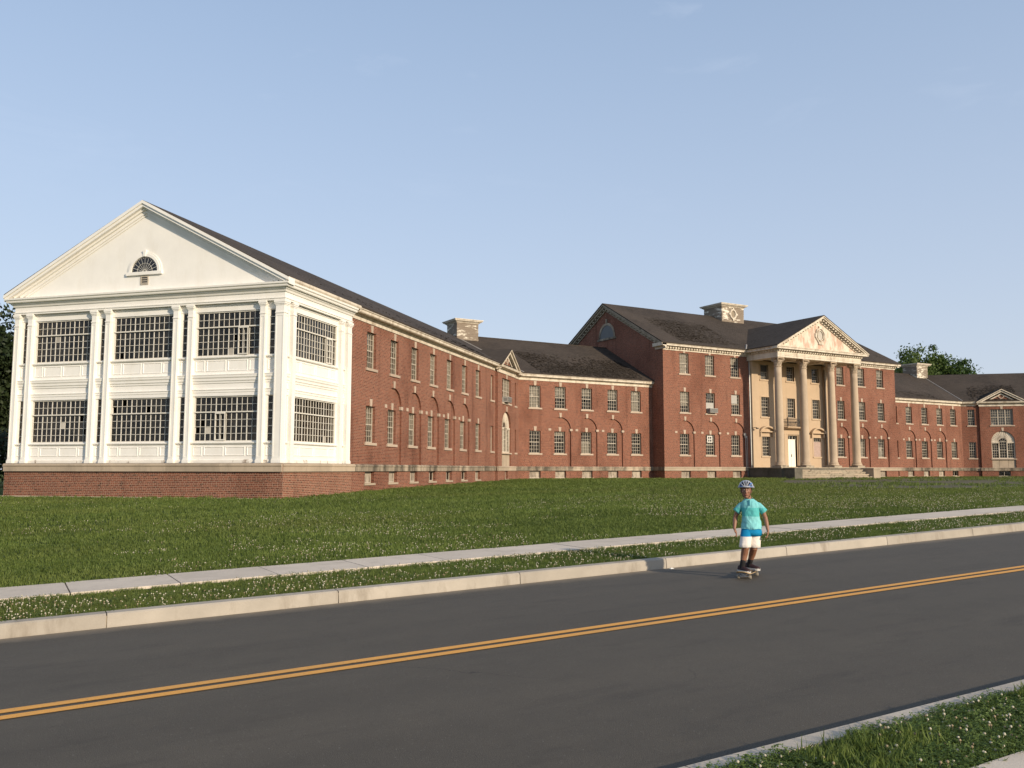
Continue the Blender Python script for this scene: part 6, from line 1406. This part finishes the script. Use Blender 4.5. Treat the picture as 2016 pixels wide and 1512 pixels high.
    for p0, p1, mat in ((-92, -76, 'helmet_blue'), (-62, -47, 'helmet_silver'), (-30, -17, 'helmet_silver'), (-5, 6, 'helmet_silver'), (18, 31, 'helmet_silver'), (47, 62, 'helmet_blue'), (77, 92, 'helmet_blue')):
        rb = MB(); rb.smooth = False; rows = []
        for k in range(0, 17):
            th = pi * (.02 + .96 * k / 16); e = 1.0 + .02 * sin(th * 3); rows.append([hp(radians(p0), th, .93), hp(radians(p0 + 2), th, e), hp(radians((p0 + p1) / 2), th, e + .012), hp(radians(p1 - 2), th, e), hp(radians(p1), th, .93)])
        rb.rings(rows, False); place('helmet_rib', rb.mesh('helmet_rib', mat), ho)
    for th0, th1 in ((.30, .42), (.66, .80)):
        br = MB(); rows = [[hp(radians(-90 + 180 * j / 18), pi * t, k) for t, k in ((th0, .95), (th0 + .02, 1.0), (th1 - .02, 1.0), (th1, .95))] for j in range(19)]; br.rings(rows, False); place('helmet_bridge', br.mesh('helmet_bridge', 'helmet_silver'), ho)
    rim = MB(); rim.smooth = True; rim.tube([(c.x + rx * .97 * cos(2 * pi * i / 28), c.y + ry * .97 * sin(2 * pi * i / 28), c.z - .008 + .010 * (sin(2 * pi * i / 28) < -.3)) for i in range(28)], .015, 8, True); place('helmet_rim', rim.mesh('helmet_rim', 'helmet_silver'), ho)
    stp = MB()
    for s in (-1, 1): stp.tube([(c.x + s * .080, c.y - .035, c.z), (c.x + s * .070, c.y - .02, c.z - .07), (c.x + s * .045, c.y - .045, c.z - .145), (c.x + s * .004, c.y - .055, c.z - .162)], .0055, 5)
    place('chin_strap', stp.mesh('chin_strap', 'black_foam'), ho)
    return root
person()
def skateboard():
    root = thing('skateboard', 'black-topped skateboard with pale wooden edge under the child on the road', 'skateboard', (BX, BY, BZ0), BR)
    # deck: nose near the camera, long axis leading away to the right
    cx, cy, ang = .045, .30, radians(-14); ca, sa = cos(ang), sin(ang); L, W = .78, .20
    def T(u, v, z): return (cx + ca * u - sa * v, cy + sa * u + ca * v, z)
    def outline(k):
        pts = []
        for i in range(40):
            a = 2 * pi * i / 40; x = abs(cos(a)) ** .5 * (1 if cos(a) > 0 else -1) * W / 2; y = abs(sin(a)) ** .62 * (1 if sin(a) > 0 else -1) * L / 2; pts.append((x * k, y * k))
        return pts
    def bend(v): return .082 + max(0, abs(v) - .25) * .30
    o = outline(1.0); n = len(o); d = MB(); vs = [T(u, v, bend(v) - .011) for u, v in o] + [T(u, v, bend(v)) for u, v in o]; d.add(vs, [(i, (i + 1) % n, n + (i + 1) % n, n + i) for i in range(n)] + [tuple(range(n - 1, -1, -1))]); deck = d.build('deck', 'maple', root)
    g = MB(); rows = []
    m = 14; ys = [-L / 2 * .985 + L * .985 * i / m for i in range(m + 1)]
    for v in ys:
        w = W / 2 * .97 * (1 - min(1, abs(v) / (L / 2)) ** 3.2) ** .5 + .004; rows.append([T(-w, v, bend(v) + .001), T(0, v, bend(v) + .001), T(w, v, bend(v) + .001)])
    for i in range(m): g.add(rows[i] + rows[i + 1], [(0, 1, 4, 3), (1, 2, 5, 4)])
    g.build('grip_tape', 'grip_tape', root)
    for v in (-.21, .21):
        t = MB(); t.box(-.03, .03, -.04, .04, .062, .078); t.box(-.075, .075, -.012, .012, .030, .044); t.box(-.02, .02, -.018, .018, .04, .065); t.xf(lambda a, b, c: T(a, b + v, c)); tr = t.build('truck', 'truck_metal', root)
        for s in (-1, 1):
            w = MB(); w.smooth = False; w.lathe([(.012, -.017), (.026, -.015), (.0275, 0), (.026, .015), (.012, .017)], 0, 0, 18); w.xf(lambda a, b, c: T(c + s * .085, a + v, b + .0275)); w.build('wheel', 'wheel_urethane', root)
skateboard()
# scrap of litter on the road
x, y, s_ = 9.30, 10.98, .045; z = float(road_z(x)) + float(crown(y)); mb = MB(); mb.add([(-s_, -s_ * .6, .004), (s_ * .9, -s_ * .5, .006), (s_, s_ * .5, .012), (-s_ * .7, s_ * .6, .005), (0, 0, .022)], [(0, 1, 4), (1, 2, 4), (2, 3, 4), (3, 0, 4), (0, 3, 2, 1)]); mb.build('paper_scrap', 'litter_white', None, loc=(x, y, z), label='white paper scrap on the road against the far kerb', cat='litter')
